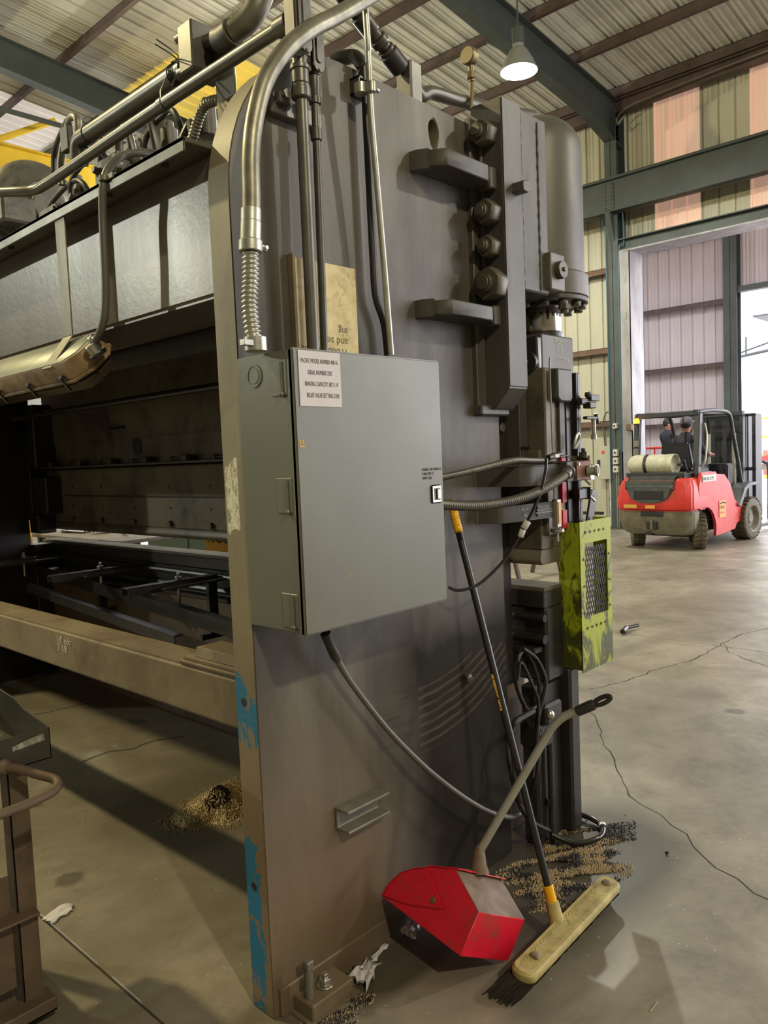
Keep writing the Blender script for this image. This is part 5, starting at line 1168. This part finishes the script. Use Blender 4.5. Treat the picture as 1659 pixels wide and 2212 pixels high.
for i in range(9):
    x0 = .45+random.random()*.32; y0 = 2.26+random.random()*.3; a = random.uniform(-.9,.6); L_ = random.uniform(.12,.26); z = .80+i*.009
    u = Vector((math.cos(a),math.sin(a),0)); v = Vector((-u.y,u.x,0))*random.uniform(.012,.045); c = Vector((x0,y0,z))
    s = thing('scrap_piece', None, 'scrap', (x0,y0,z), 'offcuts and curled scrap in the cart tray')
    s['label'] = 'thin curled steel strip lying in the cart tray' if i % 3 == 0 else 'flat dark steel offcut lying in the cart tray'
    if i % 3 == 0: build('curled_strip', MB().tube([c-u*L_/2, c+Vector((0,0,.03)), c+u*L_/2+Vector((0,0,.005)), c+u*L_*.7-v], .009, 8, 6), K['zinc'] if i == 3 else K['traysteel'], s)
    else: build('flat_offcut', MB().quadprism([c-u*L_/2-v*.5, c+u*L_/2-v*.2, c+u*L_/2+v*.4, c-u*L_/3+v*.7], (0,0,.004)), K['nut'] if i % 2 else K['press'], s, .0008)

# ------------------------------------------------------------------ absorbent heaps, papers, floor scraps
def heap(name, label, cx, cy, sx, sy, h, seed, dark):
    random.seed(seed); n = 40; vs = []; m = MB()
    ph = [random.uniform(0, 6.28) for _ in range(8)]
    def edge(a): return 1+.16*math.sin(2*a+ph[0])+.10*math.sin(3*a+ph[1])+.08*math.sin(5*a+ph[2])+.05*math.sin(9*a+ph[3])
    def wob(x, y): return .5+.25*(math.sin(7*x+ph[4])+math.sin(6*y+ph[5]))*.6+.2*math.sin(13*x+9*y+ph[6])
    def hz(x, y):
        d = math.hypot(x, y)/edge(math.atan2(y, x)); return h*max(0, 1-d)**1.0*(.85+.3*wob(x, y))
    for i in range(n+1):
        for j in range(n+1):
            x = -1.4+2.8*i/n; y = -1.4+2.8*j/n; vs.append((cx+x*sx, cy+y*sy, hz(x, y)+random.random()*.003*(hz(x, y) > 0)-.0012))
    m.add(vs, [(i*(n+1)+j, (i+1)*(n+1)+j, (i+1)*(n+1)+j+1, i*(n+1)+j+1) for i in range(n) for j in range(n)])
    t = thing(name, label, 'absorbent', (cx, cy, 0), kind='stuff')
    if h > .02: build('mound', m, K['grain'], t)
    g = MB(); gd2 = MB()
    for i in range(7000 if h > .02 else 18000):
        a = random.uniform(0, 2*PI); r0 = random.random()**.6*1.25; r = r0*edge(a); x = math.cos(a)*r; y = math.sin(a)*r
        if h < .02 and wob(x*.9, y*.9) < .30+.2*random.random()+.3*max(0, r0-.8): continue
        if r0 > 1 and random.random() < .6: continue
        z = hz(x, y); s_ = random.uniform(.0016,.0042)*(1.2 if h > .02 else 1); p, q = cx+x*sx, cy+y*sy
        tgt = gd2 if dark(x, y, random.random()) else g
        tgt.add([(p-s_,q-s_,z),(p+s_,q-s_*.6,z),(p,q+s_,z),(p,q,z+s_*1.5)], [(0,1,3),(1,2,3),(2,0,3)])
    build('pale_grains', g, K['grain'], t, kind='stuff'); build('oily_grains', gd2, K['graindark'], t, kind='stuff')
heap('absorbent_heap', 'heap of pale absorbent granules with a dark oily centre under the cross tube', 2.02, 3.03, .20, .20, .10, 1, lambda x, y, r: (x+.25)**2*2+(y+.25)**2*3 < .16+.1*r)
heap('absorbent_spill', 'pale absorbent granules scattered round the foot of the front post', 2.58, 1.50, .30, .17, .014, 4, lambda x, y, r: math.sin(6*x+2)*math.cos(5*y)+.5*math.sin(17*x)*math.sin(14*y+1)+(r-.5)*1.1 > .3 or x+.3*(r-.5) > .8)
heap('absorbent_patch', 'thin strip of absorbent grit at the foot of the press corner', 1.34, 1.60, .15, .045, .003, 9, lambda x, y, r: r < .7)

def crumple(name, label, p, s, seed, cat='paper', mat='paper'):
    random.seed(seed); n = 7; m = MB(); vs = []
    for i in range(n):
        for j in range(n):
            u, v = i/(n-1)-.5, j/(n-1)-.5; vs.append((p[0]+u*s[0]*(1+random.uniform(-.25,.25)), p[1]+v*s[1]*(1+random.uniform(-.3,.3))+u*s[0]*.25, p[2]+.004+random.random()*s[2]))
    m.add(vs, [(i*n+j, (i+1)*n+j, (i+1)*n+j+1, i*n+j+1) for i in range(n-1) for j in range(n-1)])
    o = build(name, m, K[mat], None, ang=20, label=label, cat=cat); md = o.modifiers.new('thickness', 'SOLIDIFY'); md.thickness = .0015
    return o
crumple('crumpled_paper', 'crumpled white paper on the floor beside the anchor bolts', (1.585,1.655,0), (.085,.07,.035), 2)
crumple('crumpled_tissue', 'crumpled white tissue at the plate foot near the dustpan', (1.84,1.69,0), (.07,.05,.03), 6)
crumple('torn_tissue', 'thin torn white paper strip lying along the plate foot', (1.70,1.70,0), (.09,.018,.008), 8)
tt = crumple('paper_scrap', 'flat white paper scrap on the floor behind the cart leg', (1.12,2.75,0), (.1,.06,.006), 12)
build('dropped_punch', MB().cyl((6.1,3.02,.03),(6.25,3.06,.03),.024,10).cyl((6.25,3.06,.03),(6.4,3.02,.03),.016,10), K['oily'], None, .003, label='dark round steel piece lying on the open floor right of the guard', cat='tool')
build('floor_chip', MB().ball((2.86,1.25,.008),.008,6), K['black'], None, label='tiny black pellet on the floor right of the absorbent spill', cat='debris')
build('straw_sliver', MB().tube([(2.0,.93,.003),(2.05,.93,.004)],.0018,5), K['cream'], None, label='short pale sliver on the floor in front of the broom', cat='debris')

# ------------------------------------------------------------------ beyond the press: table, sign, sawhorse
t = thing('work_table', 'steel work table in front of the press seen over the bed', 'table', (3.6, 6.3, 0))
build('table_top', MB().box(3.1, 4.3, 5.9, 7.7, .97, 1.0), K['tyre'], t, .004)
for x in (3.2, 4.2):
    for y in (5.7, 7.6): build('leg', MB().box(x-.03,x+.03,y-.03,y+.03,0,.97), K['oily'], t, .003)
crumple('work_glove', 'crumpled pale work glove on the far table', (3.45,6.85,1.0), (.2,.16,.06), 21, 'glove', 'cream')
crumple('table_paper', 'loose white paper lying on the far table', (3.5,7.15,1.0), (.22,.16,.02), 23)
build('paper_roll', MB().cyl((3.4,6.3,1.02),(3.5,6.55,1.02),.018,12), K['paper'], None, label='white rolled paper on the far table', cat='paper')
build('wrench', MB().tube([(3.3,7.3,1.012),(3.35,7.0,1.012)],.012,8).tube([(3.33,7.3,1.012),(3.3,7.36,1.012),(3.36,7.36,1.012)],.014,8), K['black'], None, label='dark wrench on the far table at its left', cat='tool')
t = thing('tool_bench', 'dark green tool bench standing beyond the work table', 'bench', (5.2, 6.6, 0))
gm = flat('bench_green', srgb(48,62,50), .6)
build('cabinet_body', MB().box(4.9, 5.6, 4.6, 8.6, .05, .90), gm, t, .01); build('bench_top', MB().box(4.85, 5.65, 4.55, 8.65, .90, .95), K['oily'], t, .006)
for y in (4.8, 5.8, 6.8, 7.8): build('bench_door', MB().box(4.885, 4.9, y-.1, y+.7, .12, .84), gm, t, .004)
for y in (5.6, 7.6): build('bench_foot', MB().box(5.0, 5.5, y-.04, y+.04, 0, .05), K['oily'], t)
t = thing('floor_sign', 'yellow warning sign with black letters beyond the bed', 'sign', (3.6, 5.0, .6))
build('panel', MB().box(3.6,3.62,4.2,5.42,.70,1.08), K['yplastic'], t, .004); lettering('RIGGING', t, K['ink'], (3.597,5.38,.965), (0,-1,0), (0,0,1), .13, 'LEFT'); build('stand', MB().box(3.62,3.66,4.3,4.34,0,1.0).box(3.62,3.66,5.3,5.34,0,1.0), K['oily'], t)
t = thing('yellow_stanchion', 'yellow post beyond the far end of the ram', 'post', (3.2, 7.6, 0)); build('pole', MB().box(3.0,3.05,7.45,7.5,0,1.25), K['yplastic'], t, .005)
t = thing('sawhorse', 'steel sawhorse with splayed legs seen through the throat of the press', 'sawhorse', (8, 5.3, 0))
build('top_bar', MB().box(7.6,8.9,5.28,5.4,.86,.95), K['primer'], t, .005)
for s, x in ((-1,7.75),(1,7.75),(-1,8.7),(1,8.7)):
    build('leg', MB().tube([(x,5.34,.9),(x-.0,5.34+s*.22,.0)], .03, 6), K['primer'], t)
t = thing('metal_frame_stack', 'dark steel frames standing against the far siding', 'frame', (14.2, 7.7, 0))
build('frame_bar', MB().box(13.9,14.3,7.4,9.4,.0,.05).box(13.95,14.0,7.5,7.55,.0,.34).box(13.9,14.2,8.3,8.4,.05,.3).box(14.2,14.25,7.4,9.4,.26,.32), K['oily'], t, .005)
t = thing('floor_pedal_box', 'low dark bracket on the floor left of the forklift', 'bracket', (11.0, 5.9, 0)); build('bracket_body', MB().box(10.9,11.15,5.75,5.8,.0,.03).box(10.95,11.1,5.75,5.95,.0,.04), K['oily'], t, .005)

# ------------------------------------------------------------------ forklift
FM = Matrix.Translation((11.85, 5.09, 0)) @ Matrix.Rotation(math.radians(-4.5), 4, 'Z')   # origin: steer axle centre on the floor, +x = forward
fk = thing('forklift', 'red and grey forklift truck seen from behind near the big doorway', 'forklift', (12.4, 5.05, 0))
def FB(): m = MB(); m.M = FM; return m
# tyres
def wheel(x, y, r, w_, steer=0, sgn=1, treads=22):
    m = FB(); m.M = FM @ Matrix.Translation((x, y, r)) @ Matrix.Rotation(math.radians(steer), 4, 'Z')
    m.lathe([(r*.62,-w_/2),(r*.9,-w_/2),(r*.965,-w_*.42),(r*.965,w_*.42),(r*.9,w_/2),(r*.62,w_/2),(r*.62,-w_/2)], (0,0,0), (0,1,0), 36, False)
    for k in range(treads):
        a = 2*PI*k/treads; u = Vector((math.cos(a),0,math.sin(a))); v = Vector((-math.sin(a),0,math.cos(a)))
        for s in (-1, 1):
            c = u*r*.955; p0 = c+Vector((0,s*w_*.02,0))-v*.018; p1 = c+Vector((0,s*w_*.49,0))+v*.012
            m.quadprism([p0, p0+v*.05*r/.3, p1+v*.05*r/.3, p1], u*.016)
    t_ = build('tyre', m, K['tyre'], fk, .003)
    m = FB(); m.M = FM @ Matrix.Translation((x, y, r)) @ Matrix.Rotation(math.radians(steer), 4, 'Z')
    m.lathe([(.001,-w_*.34*sgn),(r*.22,-w_*.34*sgn),(r*.25,-w_*.26*sgn),(r*.5,-w_*.22*sgn),(r*.6,-w_*.5*sgn),(r*.645,-w_*.52*sgn),(r*.63,w_*.4*sgn),(.001,w_*.38*sgn)], (0,0,0), (0,1,0), 28)
    build('wheel_rim', m, K['fgrey'], t_)
wheel(0, -.50, .27, .19, 36); wheel(0, .50, .27, .19, 36)
wheel(1.56, -.56, .345, .26, 0, 1, 26); wheel(1.56, .56, .345, .26, 0, -1, 26)
build('steer_axle', FB().box(-.08,.08,-.42,.42,.18,.34).cyl((0,-.42,.2),(0,-.42,.36),.04,12), K['fdark'], fk, .01)
# counterweight lower grey part with wheel arches
def cw_outline(w_, x0):  # plan view
    return [(x0+.16,-w_),( .42,-w_),( .42,w_),(x0+.16,w_),(x0+.04,w_-.12),(x0,w_-.3),(x0,-w_+.3),(x0+.04,-w_+.12)]
m = FB(); lo = [(p,q,.235) for p,q in cw_outline(.55,-.42)]; mid = [(p,q,.35) for p,q in cw_outline(.60,-.50)]; hi = [(p,q,.60) for p,q in cw_outline(.62,-.52)]
lo = [(max(p,-.42) if p < 0 else -.18, q, z) for p,q,z in lo]; mid = [(p if p < 0 else -.20, q, z) for p,q,z in mid]; hi = [(p if p < 0 else -.16, q, z) for p,q,z in hi]
loft([lo, mid, hi], m); build('counterweight_base', m, K['fgrey'], fk, .02, 3)
m = FB(); m.box(-.522,-.49,-.22,.16,.52,.60); build('base_slot', m, K['black'], fk, .01)
m = FB(); m.box(-.53,-.49,-.12,.06,.33,.45); build('tow_recess', m, K['black'], fk, .012); build('tow_pin', FB().cyl((-.53,-.03,.33),(-.53,-.03,.47),.018,10), K['fgrey'], fk)
build('jack_notch', FB().prism([(.06+.07*math.cos(a), .235+.05*math.sin(a)) for a in [PI*k/8 for k in range(9)]], 'x', -.47, -.40), K['black'], fk)
# upper red counterweight shell
def ring(x0, w_, z, x1): return [(x1,-w_,z),(x1,w_,z),(x0+.14,w_,z),(x0+.03,w_-.1,z),(x0,w_-.26,z),(x0,-w_+.26,z),(x0+.03,-w_+.1,z),(x0+.14,-w_,z)]
m = FB(); loft([ring(-.52,.62,.60,.10), ring(-.54,.625,.72,.12), ring(-.50,.61,.95,.12), ring(-.46,.56,1.09,.10)], m); build('counterweight_shell', m, K['fred'], fk, .03, 3)
# dark scooped rear grille
m = FB(); y = [-.36,-.30,-.18,0,.18,.30,.36]; z0 = [.92,.80,.735,.72,.735,.80,.92]
pr = [(-.40,1.06)]+list(zip(y, z0))+[(.40,1.06)]
m.prism([(a, b) for a, b in pr], 'x', -.555, -.50); build('grille_surround', m, K['fblack'], fk, .012, 2)
build('grille_opening', FB().box(-.565,-.54,-.24,.24,.78,.92), K['black'], fk, .008)
build('top_cap', FB().prism([(-.50,1.02),(-.555,1.0),(-.56,.955),(-.53,.94),(-.45,.94),(-.45,1.12),(-.2,1.14),(.1,1.13),(.12,1.09),(-.42,1.09)], 'y', -.38, .38), K['fblack'], fk, .012, 2)
build('warning_decal', FB().box(-.546,-.54,-.10,.06,.645,.695), K['sticker'], fk)
build('warning_decal', FB().box(-.546,-.54,.20,.42,.645,.70), K['roller'], fk)
# side body: red skirt with the wheel arch
def arch(cx, cz, r, a0, a1, n=10): return [(cx+r*math.cos(a0+(a1-a0)*k/n), cz+r*math.sin(a0+(a1-a0)*k/n)) for k in range(n+1)]
side = [(-.16,.60)]+arch(0,.28,.36,math.radians(117),math.radians(-14))+[(.36,.17),(1.02,.22),(1.08,.30),(1.28,.36),(1.34,.60),(1.15,.62),(1.02,.68),(.86,.95),(.66,1.10),(.40,1.12),(.34,1.16),(-.1,1.16),(-.2,.95)]
for s in (-1, 1):
    a, b = (s*.62, s*.575); build('side_skirt', FB().prism(side, 'y', min(a,b), max(a,b)), K['fred'], fk, .012, 2)
build('chassis', FB().box(-.15,1.30,-.50,.50,.40,.62).box(.35,1.25,-.48,.48,.24,.42), K['fdark'], fk, .01)
build('engine_cover', FB().box(-.35,.62,-.46,.46,.6,1.16), K['fblack'], fk, .02, 2)
build('fender', FB().prism([(1.08,.58),(1.30,.86),(1.50,.93),(1.85,.93),(1.85,.88),(1.52,.87),(1.36,.80),(1.18,.56)], 'y', -.66, -.44), K['fblack'], fk, .01); build('fender', FB().prism([(1.08,.58),(1.30,.86),(1.50,.93),(1.85,.93),(1.85,.88),(1.52,.87),(1.36,.80),(1.18,.56)], 'y', .44, .66), K['fblack'], fk, .01)
build('step_plate', FB().box(.70,1.15,-.60,-.40,.55,.60), K['fgrey'], fk, .01)
build('side_number', FB().box(-.10,.34,-.632,-.622,1.02,1.12), K['white'], fk, .002)
def flet(tx, x, y, z, size, mat, xd=(1,0,0), **k):
    R_ = FM.to_3x3(); return lettering(tx, fk, mat, FM @ Vector((x,y,z)), R_ @ Vector(xd), (0,0,1), size, **k)
flet('800-20-5792', -.09, -.634, 1.04, .075, K['ink'], xscale=.95)
build('rental_sticker', FB().box(.45,.68,-.628,-.622,.44,.70), K['sticker'], fk); flet('Herc', .46, -.63, .575, .085, K['ink']); flet('Rentals', .475, -.63, .50, .05, K['liftred'])
build('sticker_arc', FB().tube([(.48,-.63,.655),(.58,-.63,.675),(.66,-.63,.655)], .008, 6), K['ink'], fk)
# LP gas tank
tk = build('gas_tank', FB().lathe([(.05,-.02),(.13,.0),(.152,.05),(.155,.10),(.155,.36),(.152,.37),(.155,.38),(.155,.50),(.150,.56),(.148,.60),(.156,.602),(.156,.72),(.15,.72),(.13,.66),(.06,.64)], (-.20,.46,1.30), (0,-1,0), 32), K['lp'], fk, label='dirty white gas cylinder lying across the back')
build('tank_strap', FB().lathe([(.157,0),(.162,0),(.162,.05),(.157,.05)], (-.20,.20,1.30), (0,-1,0), 32), K['fdark'], tk)
build('tank_valve', FB().cyl((-.20,-.30,1.30),(-.2,-.36,1.30),.03,12).tube([(-.2,-.36,1.3),(-.2,-.40,1.36),(-.18,-.42,1.24),(-.1,-.42,1.15)],.014,8,4), K['fdark'], fk)
build('tank_cradle', FB().box(-.34,-.06,-.48,.48,1.14,1.165).box(-.36,-.33,-.48,.48,1.12,1.18), K['fdark'], fk, .006)
# overhead guard
P0 = [(-.06,.50,1.10),(-.02,.50,1.6),(.02,.50,2.03)]; 
for s in (-1, 1):
    build('rear_post', FB().quadprism([(-.08,s*.50-.045,1.05),(.02,s*.50-.045,1.05),(.12,s*.50-.045,2.06),(.02,s*.50-.045,2.06)], (0,.09,0)), K['fdark'], fk, .012)
    build('roof_rail', FB().tube([(.05,s*.50,2.07),(.5,s*.50,2.10),(1.0,s*.50,2.08),(1.16,s*.50,1.98),(1.26,s*.50,1.7),(1.42,s*.50,1.3),(1.55,s*.50,.92)], .032, 10, 5), K['fdark'], fk)
build('roof_frame', FB().box(.0,.12,-.52,.52,2.02,2.10).box(.0,1.1,-.5,-.44,2.04,2.11).box(.0,1.1,.44,.5,2.04,2.11).box(1.02,1.1,-.5,.5,2.04,2.10), K['fdark'], fk, .012)
for k in range(5): build('roof_bar', FB().box(.1,1.05,-.34+k*.17-.015,-.34+k*.17+.015,2.055,2.085), K['fdark'], fk, .004)
build('grab_handle', FB().tube([(.14,-.56,1.9),(.12,-.60,1.7),(.06,-.60,1.35),(.04,-.56,1.25)], .015, 8, 5), K['alu'], fk)
build('beacon', FB().cyl((-.045,.46,1.93),(-.045,.46,1.955),.05,16), K['fdark'], fk, .004); build('beacon_lens', FB().lathe([(.042,0),(.042,.05),(.03,.075),(0,.08)], (-.045,.46,1.955), (0,0,1), 16), K['amber'], fk, label='lit amber beacon')
for z in (1.45, 1.58): build('tail_light', FB().box(-.07,-.03,.44,.52,z,z+.10), K['fgrey'], fk, .006)
# mast, carriage and dash
for s in (-1, 1):
    build('mast_rail', FB().box(1.95,2.05,s*.33-.03,s*.33+.03,.1,2.12), K['fdark'], fk, .005); build('mast_cylinder', FB().cyl((1.93,s*.22,.2),(1.93,s*.22,1.75),.035,12), K['alu'], fk)
for z in (.4, 1.2, 2.08): build('mast_crossmember', FB().box(1.93,2.0,-.36,.36,z-.04,z+.04), K['fdark'], fk, .005)
build('load_backrest', FB().box(2.12,2.15,-.5,.7,1.1,1.16).box(2.12,2.15,-.5,.7,2.02,2.07).box(2.12,2.15,-.50,-.44,.5,2.07).box(2.12,2.15,.62,.70,.5,2.07).box(2.12,2.15,-.34,-.30,.5,2.07).box(2.12,2.15,.0,.04,.5,2.07).box(2.12,2.15,.3,.34,.5,2.07), K['fdark'], fk, .004)
build('dark_load_panel', FB().box(2.3,2.9,-.30,.62,.3,2.08), K['fdark'], fk, .02)
build('dash', FB().box(1.22,1.42,-.42,.42,.6,1.25), K['fdark'], fk, .02, 2); build('steering_wheel', FB().tube([(1.12+.06*math.sin(a),.02+.16*math.cos(a),1.32+.15*math.sin(a)) for a in [2*PI*k/18 for k in range(19)]], .014, 8), K['black'], fk); build('steering_column', FB().cyl((1.12,.02,1.32),(1.3,.02,1.1),.025,10), K['black'], fk)
build('seat', FB().box(.45,.95,-.25,.25,1.12,1.22).quadprism([(.38,-.24,1.2),(.48,-.24,1.2),(.40,-.2,1.62),(.32,-.2,1.62)], (0,.46,0)), K['fdark'], fk, .03, 3)
for k in range(2): build('fork', FB().box(2.2,3.2,(-.35,.25)[k],(-.25,.35)[k],.08,.13), K['fdark'], fk, .004)

# ------------------------------------------------------------------ people (skinned bodies)
def body(name, pts, edges, mat, par, sub=1):
    me = bpy.data.meshes.new(name); org = ORG[par.name]
    me.from_pydata([tuple(Vector(p[:3])-org) for p in pts], edges, []); o = bpy.data.objects.new(name, me); COL.objects.link(o); o.parent = par; ORG[o.name] = org
    sk = o.modifiers.new('skin', 'SKIN'); sk.use_smooth_shade = True
    for i, p in enumerate(pts):
        o.data.skin_vertices[0].data[i].radius = (p[3], p[4] if len(p) > 4 else p[3])
    o.data.skin_vertices[0].data[0].use_root = True
    sb = o.modifiers.new('sub', 'SUBSURF'); sb.levels = sub+1; sb.render_levels = sub+1
    me.materials.append(mat); return o
def person(name, label, hip, face, reach, cap=None, seated=False, turn=0.):
    """hip = pelvis position, face = yaw of the body; reach = forward/side/up offsets of both hands from the shoulders"""
    t = thing(name, label, 'person', (hip[0], hip[1], 0 if not seated else hip[2]))
    M = Matrix.Translation(hip) @ Matrix.Rotation(face, 4, 'Z')
    W_ = lambda x, y, z: tuple(M @ Vector((x, y, z)))
    P = []; E_ = []
    def v(x, y, z, r, r2=None): P.append(W_(x, y, z)+(r, r2 or r)); return len(P)-1
    def e(a, b): E_.append((a, b))
    pel = v(0,0,0,.145,.12); ab = v(.0,0,.16,.135,.11); ch = v(.0,0,.34,.165,.125); nk0 = v(0,0,.47,.10,.09); nk = v(.015,0,.555,.052)
    e(pel,ab); e(ab,ch); e(ch,nk0); e(nk0,nk)
    for s in (-1, 1):
        sh = v(0,s*.165,.43,.068); el = v(reach[0]*.35,s*(.24),.43-.24,.047); wr = v(reach[0]*.85,s*reach[1],.43+reach[2],.032)
        e(nk0,sh); e(sh,el); e(el,wr)
    legs = []
    if seated:
        for s in (-1, 1): a = v(.05,s*.09,-.02,.085); k = v(.40,s*.12,.02,.062); f_ = v(.46,s*.12,-.40,.045); g = v(.6,s*.12,-.45,.04); legs += [(pel,a),(a,k),(k,f_),(f_,g)]
    else:
        H = hip[2]-FLOORZ[0]
        for s in (-1, 1): a = v(0,s*.09,-.06,.09); k = v(.02,s*.10,-H*.5,.062); f_ = v(0,s*.10,-H+.08,.045); g = v(.14,s*.11,-H+.035,.04); legs += [(pel,a),(a,k),(k,f_),(f_,g)]
    E_ += legs
    body('body', P, E_, K['jacket'], t)
    # head with face, ears, hair
    Hm = M @ Matrix.Translation((.03,0,.66)) @ Matrix.Rotation(turn, 4, 'Z')
    m = MB(); m.M = Hm; m.ball((0,0,0), .105, 20, (.92,.76,1.12)); m.ball((.03,0,-.06), .07, 14, (.85,.8,.8)); m.prism([(.088,.02),(.118,-.022),(.088,-.03)], 'y', -.012, .012)
    for s in (-1, 1): m.ball((.0,s*.08,-.01), .026, 10, (.7,.4,1.1))
    m.cyl((0,0,-.06), (-.01,0,-.16), .05, 14); hd_ = build('head', m, K['skin'], t)
    m = MB(); m.M = Hm
    for s in (-1, 1): m.ball((.086,s*.032,.008), .012, 8)
    m.tube([(.09,-.022,-.058),(.096,0,-.06),(.09,.022,-.058)], .004, 6); build('eyes_and_mouth', m, K['hair'], hd_)
    m = MB(); m.M = Hm; m.ball((-.018,0,.028), .108, 18, (.95,.84,1.02)); build('hair', m, K['hair'], hd_)
    if cap:
        m = MB(); m.M = Hm; m.ball((-.008,0,.045), .114, 18, (1,.86,.92)); m.quadprism([(.07,-.06,.05),(.165,-.045,.035),(.165,.045,.035),(.07,.06,.05)], (0,0,.008)); build('cap', m, K['cap'], hd_, label='grey baseball cap')
    # hands: palm, four fingers and a thumb
    for s in (-1, 1):
        wr = Vector(W_(reach[0]*.85, s*reach[1], .43+reach[2])); fd = (M.to_3x3() @ Vector((1,0,-.1))).normalized(); sdv = fd.cross(Vector((0,0,1))).normalized(); m = MB()
        m.tube([wr-fd*.02, wr+fd*.03, wr+fd*.085], [.028,.036,.034], 10)
        for k in range(4):
            b_ = wr+fd*.085+sdv*(-.027+.018*k); ln = (.060,.072,.068,.052)[k]; m.tube([b_, b_+fd*ln*.55-Vector((0,0,.008)), b_+fd*ln*.85-Vector((0,0,.035))], [.0095,.009,.007], 8)
        b_ = wr+fd*.03-sdv*s*.03; m.tube([b_, b_+fd*.03-sdv*s*.03, b_+fd*.06-sdv*s*.03-Vector((0,0,.01))], [.012,.011,.008], 8)
        build('hand', m, K['skin'], t)
    return t
FLOORZ = [.45]
drv = FM @ Vector((.62, -.02, 1.22))
person('person', 'person in dark jacket and grey cap seated driving the forklift', (drv.x, drv.y, 1.24), math.radians(-4.5), (.52,.16,-.25), cap=True, seated=True, turn=.15)
person('person', 'bareheaded person in dark jacket standing inside the red lift railing', (15.9, 6.78, 1.36), math.radians(-20), (.5,.18,-.22), turn=-.9)
# red scissor lift the second person stands in
t = thing('scissor_lift', 'small scissor lift with red guard rails behind the forklift', 'lift', (15.9, 6.9, 0))
build('platform', MB().box(15.3,17.2,6.45,7.25,.36,.45), K['liftred'], t, .01); build('lift_base', MB().box(15.3,17.2,6.5,7.2,.12,.34), K['fdark'], t, .02)
for (x, y) in ((15.33,6.48),(15.33,7.22),(17.17,6.48),(17.17,7.22),(16.25,6.48),(16.25,7.22)):
    build('rail_post', MB().cyl((x,y,.45),(x,y,1.54),.022,10), K['liftred'], t)
for z in (1.0, 1.54): build('guard_rail', MB().tube([(15.33,6.48,z),(15.33,7.22,z),(17.17,7.22,z),(17.17,6.48,z),(15.33,6.48,z)], .024, 10), K['liftred'], t)
for (x, y) in ((15.5,6.5),(15.5,7.2),(17,6.5),(17,7.2)): build('wheel', MB().cyl((x,y-.04,.14),(x,y+.04,.14),.14,18), K['rubber'], t, .01)

# ------------------------------------------------------------------ the yard seen through the far door
t = thing('conveyor_ramp', 'long red-edged ramp conveyor outside the far door', 'conveyor', (27, 6.5, 0))
build('side_beam', MB().quadprism([(24,10,.55),(24.1,10,.55),(30.1,2,1.9),(30,2,1.9)], (0,0,.22)), K['liftred'], t, .01); build('under_beam', MB().quadprism([(24.2,10,.35),(24.4,10,.35),(30.4,2,1.7),(30.2,2,1.7)], (0,0,.18)), K['fgrey'], t, .01)
for y in (9.5, 6.5, 3.5):
    k = (10-y)/8; build('leg', MB().box(24+6*k+.1,24+6*k+.2,y-.05,y+.05,0,.45+1.3*k), K['roller'], t, .01)
for i in range(3):
    p = thing('block_pallet', None, 'pallet', (33+i*2.2, 11.5-i*1.2, 0)); p['label'] = ('pallet of reddish blocks nearest the far door', 'second pallet of reddish blocks in the yard', 'farthest pallet of reddish blocks in the yard')[i]
    for a in range(3):
        for b in range(2): build('block_layer', MB().box(33+i*2.2,34+i*2.2,10.9-i*1.2+b*.62,11.48-i*1.2+b*.62,.15+a*.36,.48+a*.36), K['pallet'], p, .02)
    build('pallet_base', MB().box(33+i*2.2,34+i*2.2,10.9-i*1.2,12.1-i*1.2,0,.13), K['roller'], p, .01)
t = thing('material_rack', 'orange storage rack with pale bundles outside the far door', 'rack', (40, 13, 0))
for y in (16, 14, 12, 10):
    build('upright', MB().box(40,40.12,y-.06,y+.06,0,3), K['roller'], t)
for z in (.8, 1.7, 2.6): build('shelf_beam', MB().box(39.98,40.1,9.9,16.1,z,z+.14), K['roller'], t)
random.seed(8)
for z in (.94, 1.84):
    for k in range(6):
        y = 10.3+k*1.0; build('bundle', MB().box(40.0,41.2,y,y+.7,z,z+random.uniform(.3,.6)), K['white'], t, .03)
t = thing('yard_canopy', 'grey steel canopy edge high outside the far door', 'canopy', (26, 7, 4.4))
build('canopy_truss', MB().tube([(25,9.5,4.05),(25,2,4.9)], .05, 8).tube([(25,9.5,4.0),(25,6,4.9)], .03, 8).tube([(25,8.2,4.2),(25,8.2,4.75)], .03, 8).box(25,30,0,8,5.3,5.36), K['structural'], t)
t = thing('handrail', 'pale bent pipe handrail beside the doorway behind the forklift', 'handrail', (18, 6.0, 0))
build('pipe', MB().tube([(17.0,5.15,0),(17.0,5.15,1.0),(17.1,5.25,1.15),(17.4,5.5,1.18)], .035, 10, 4), K['fdark'], t)
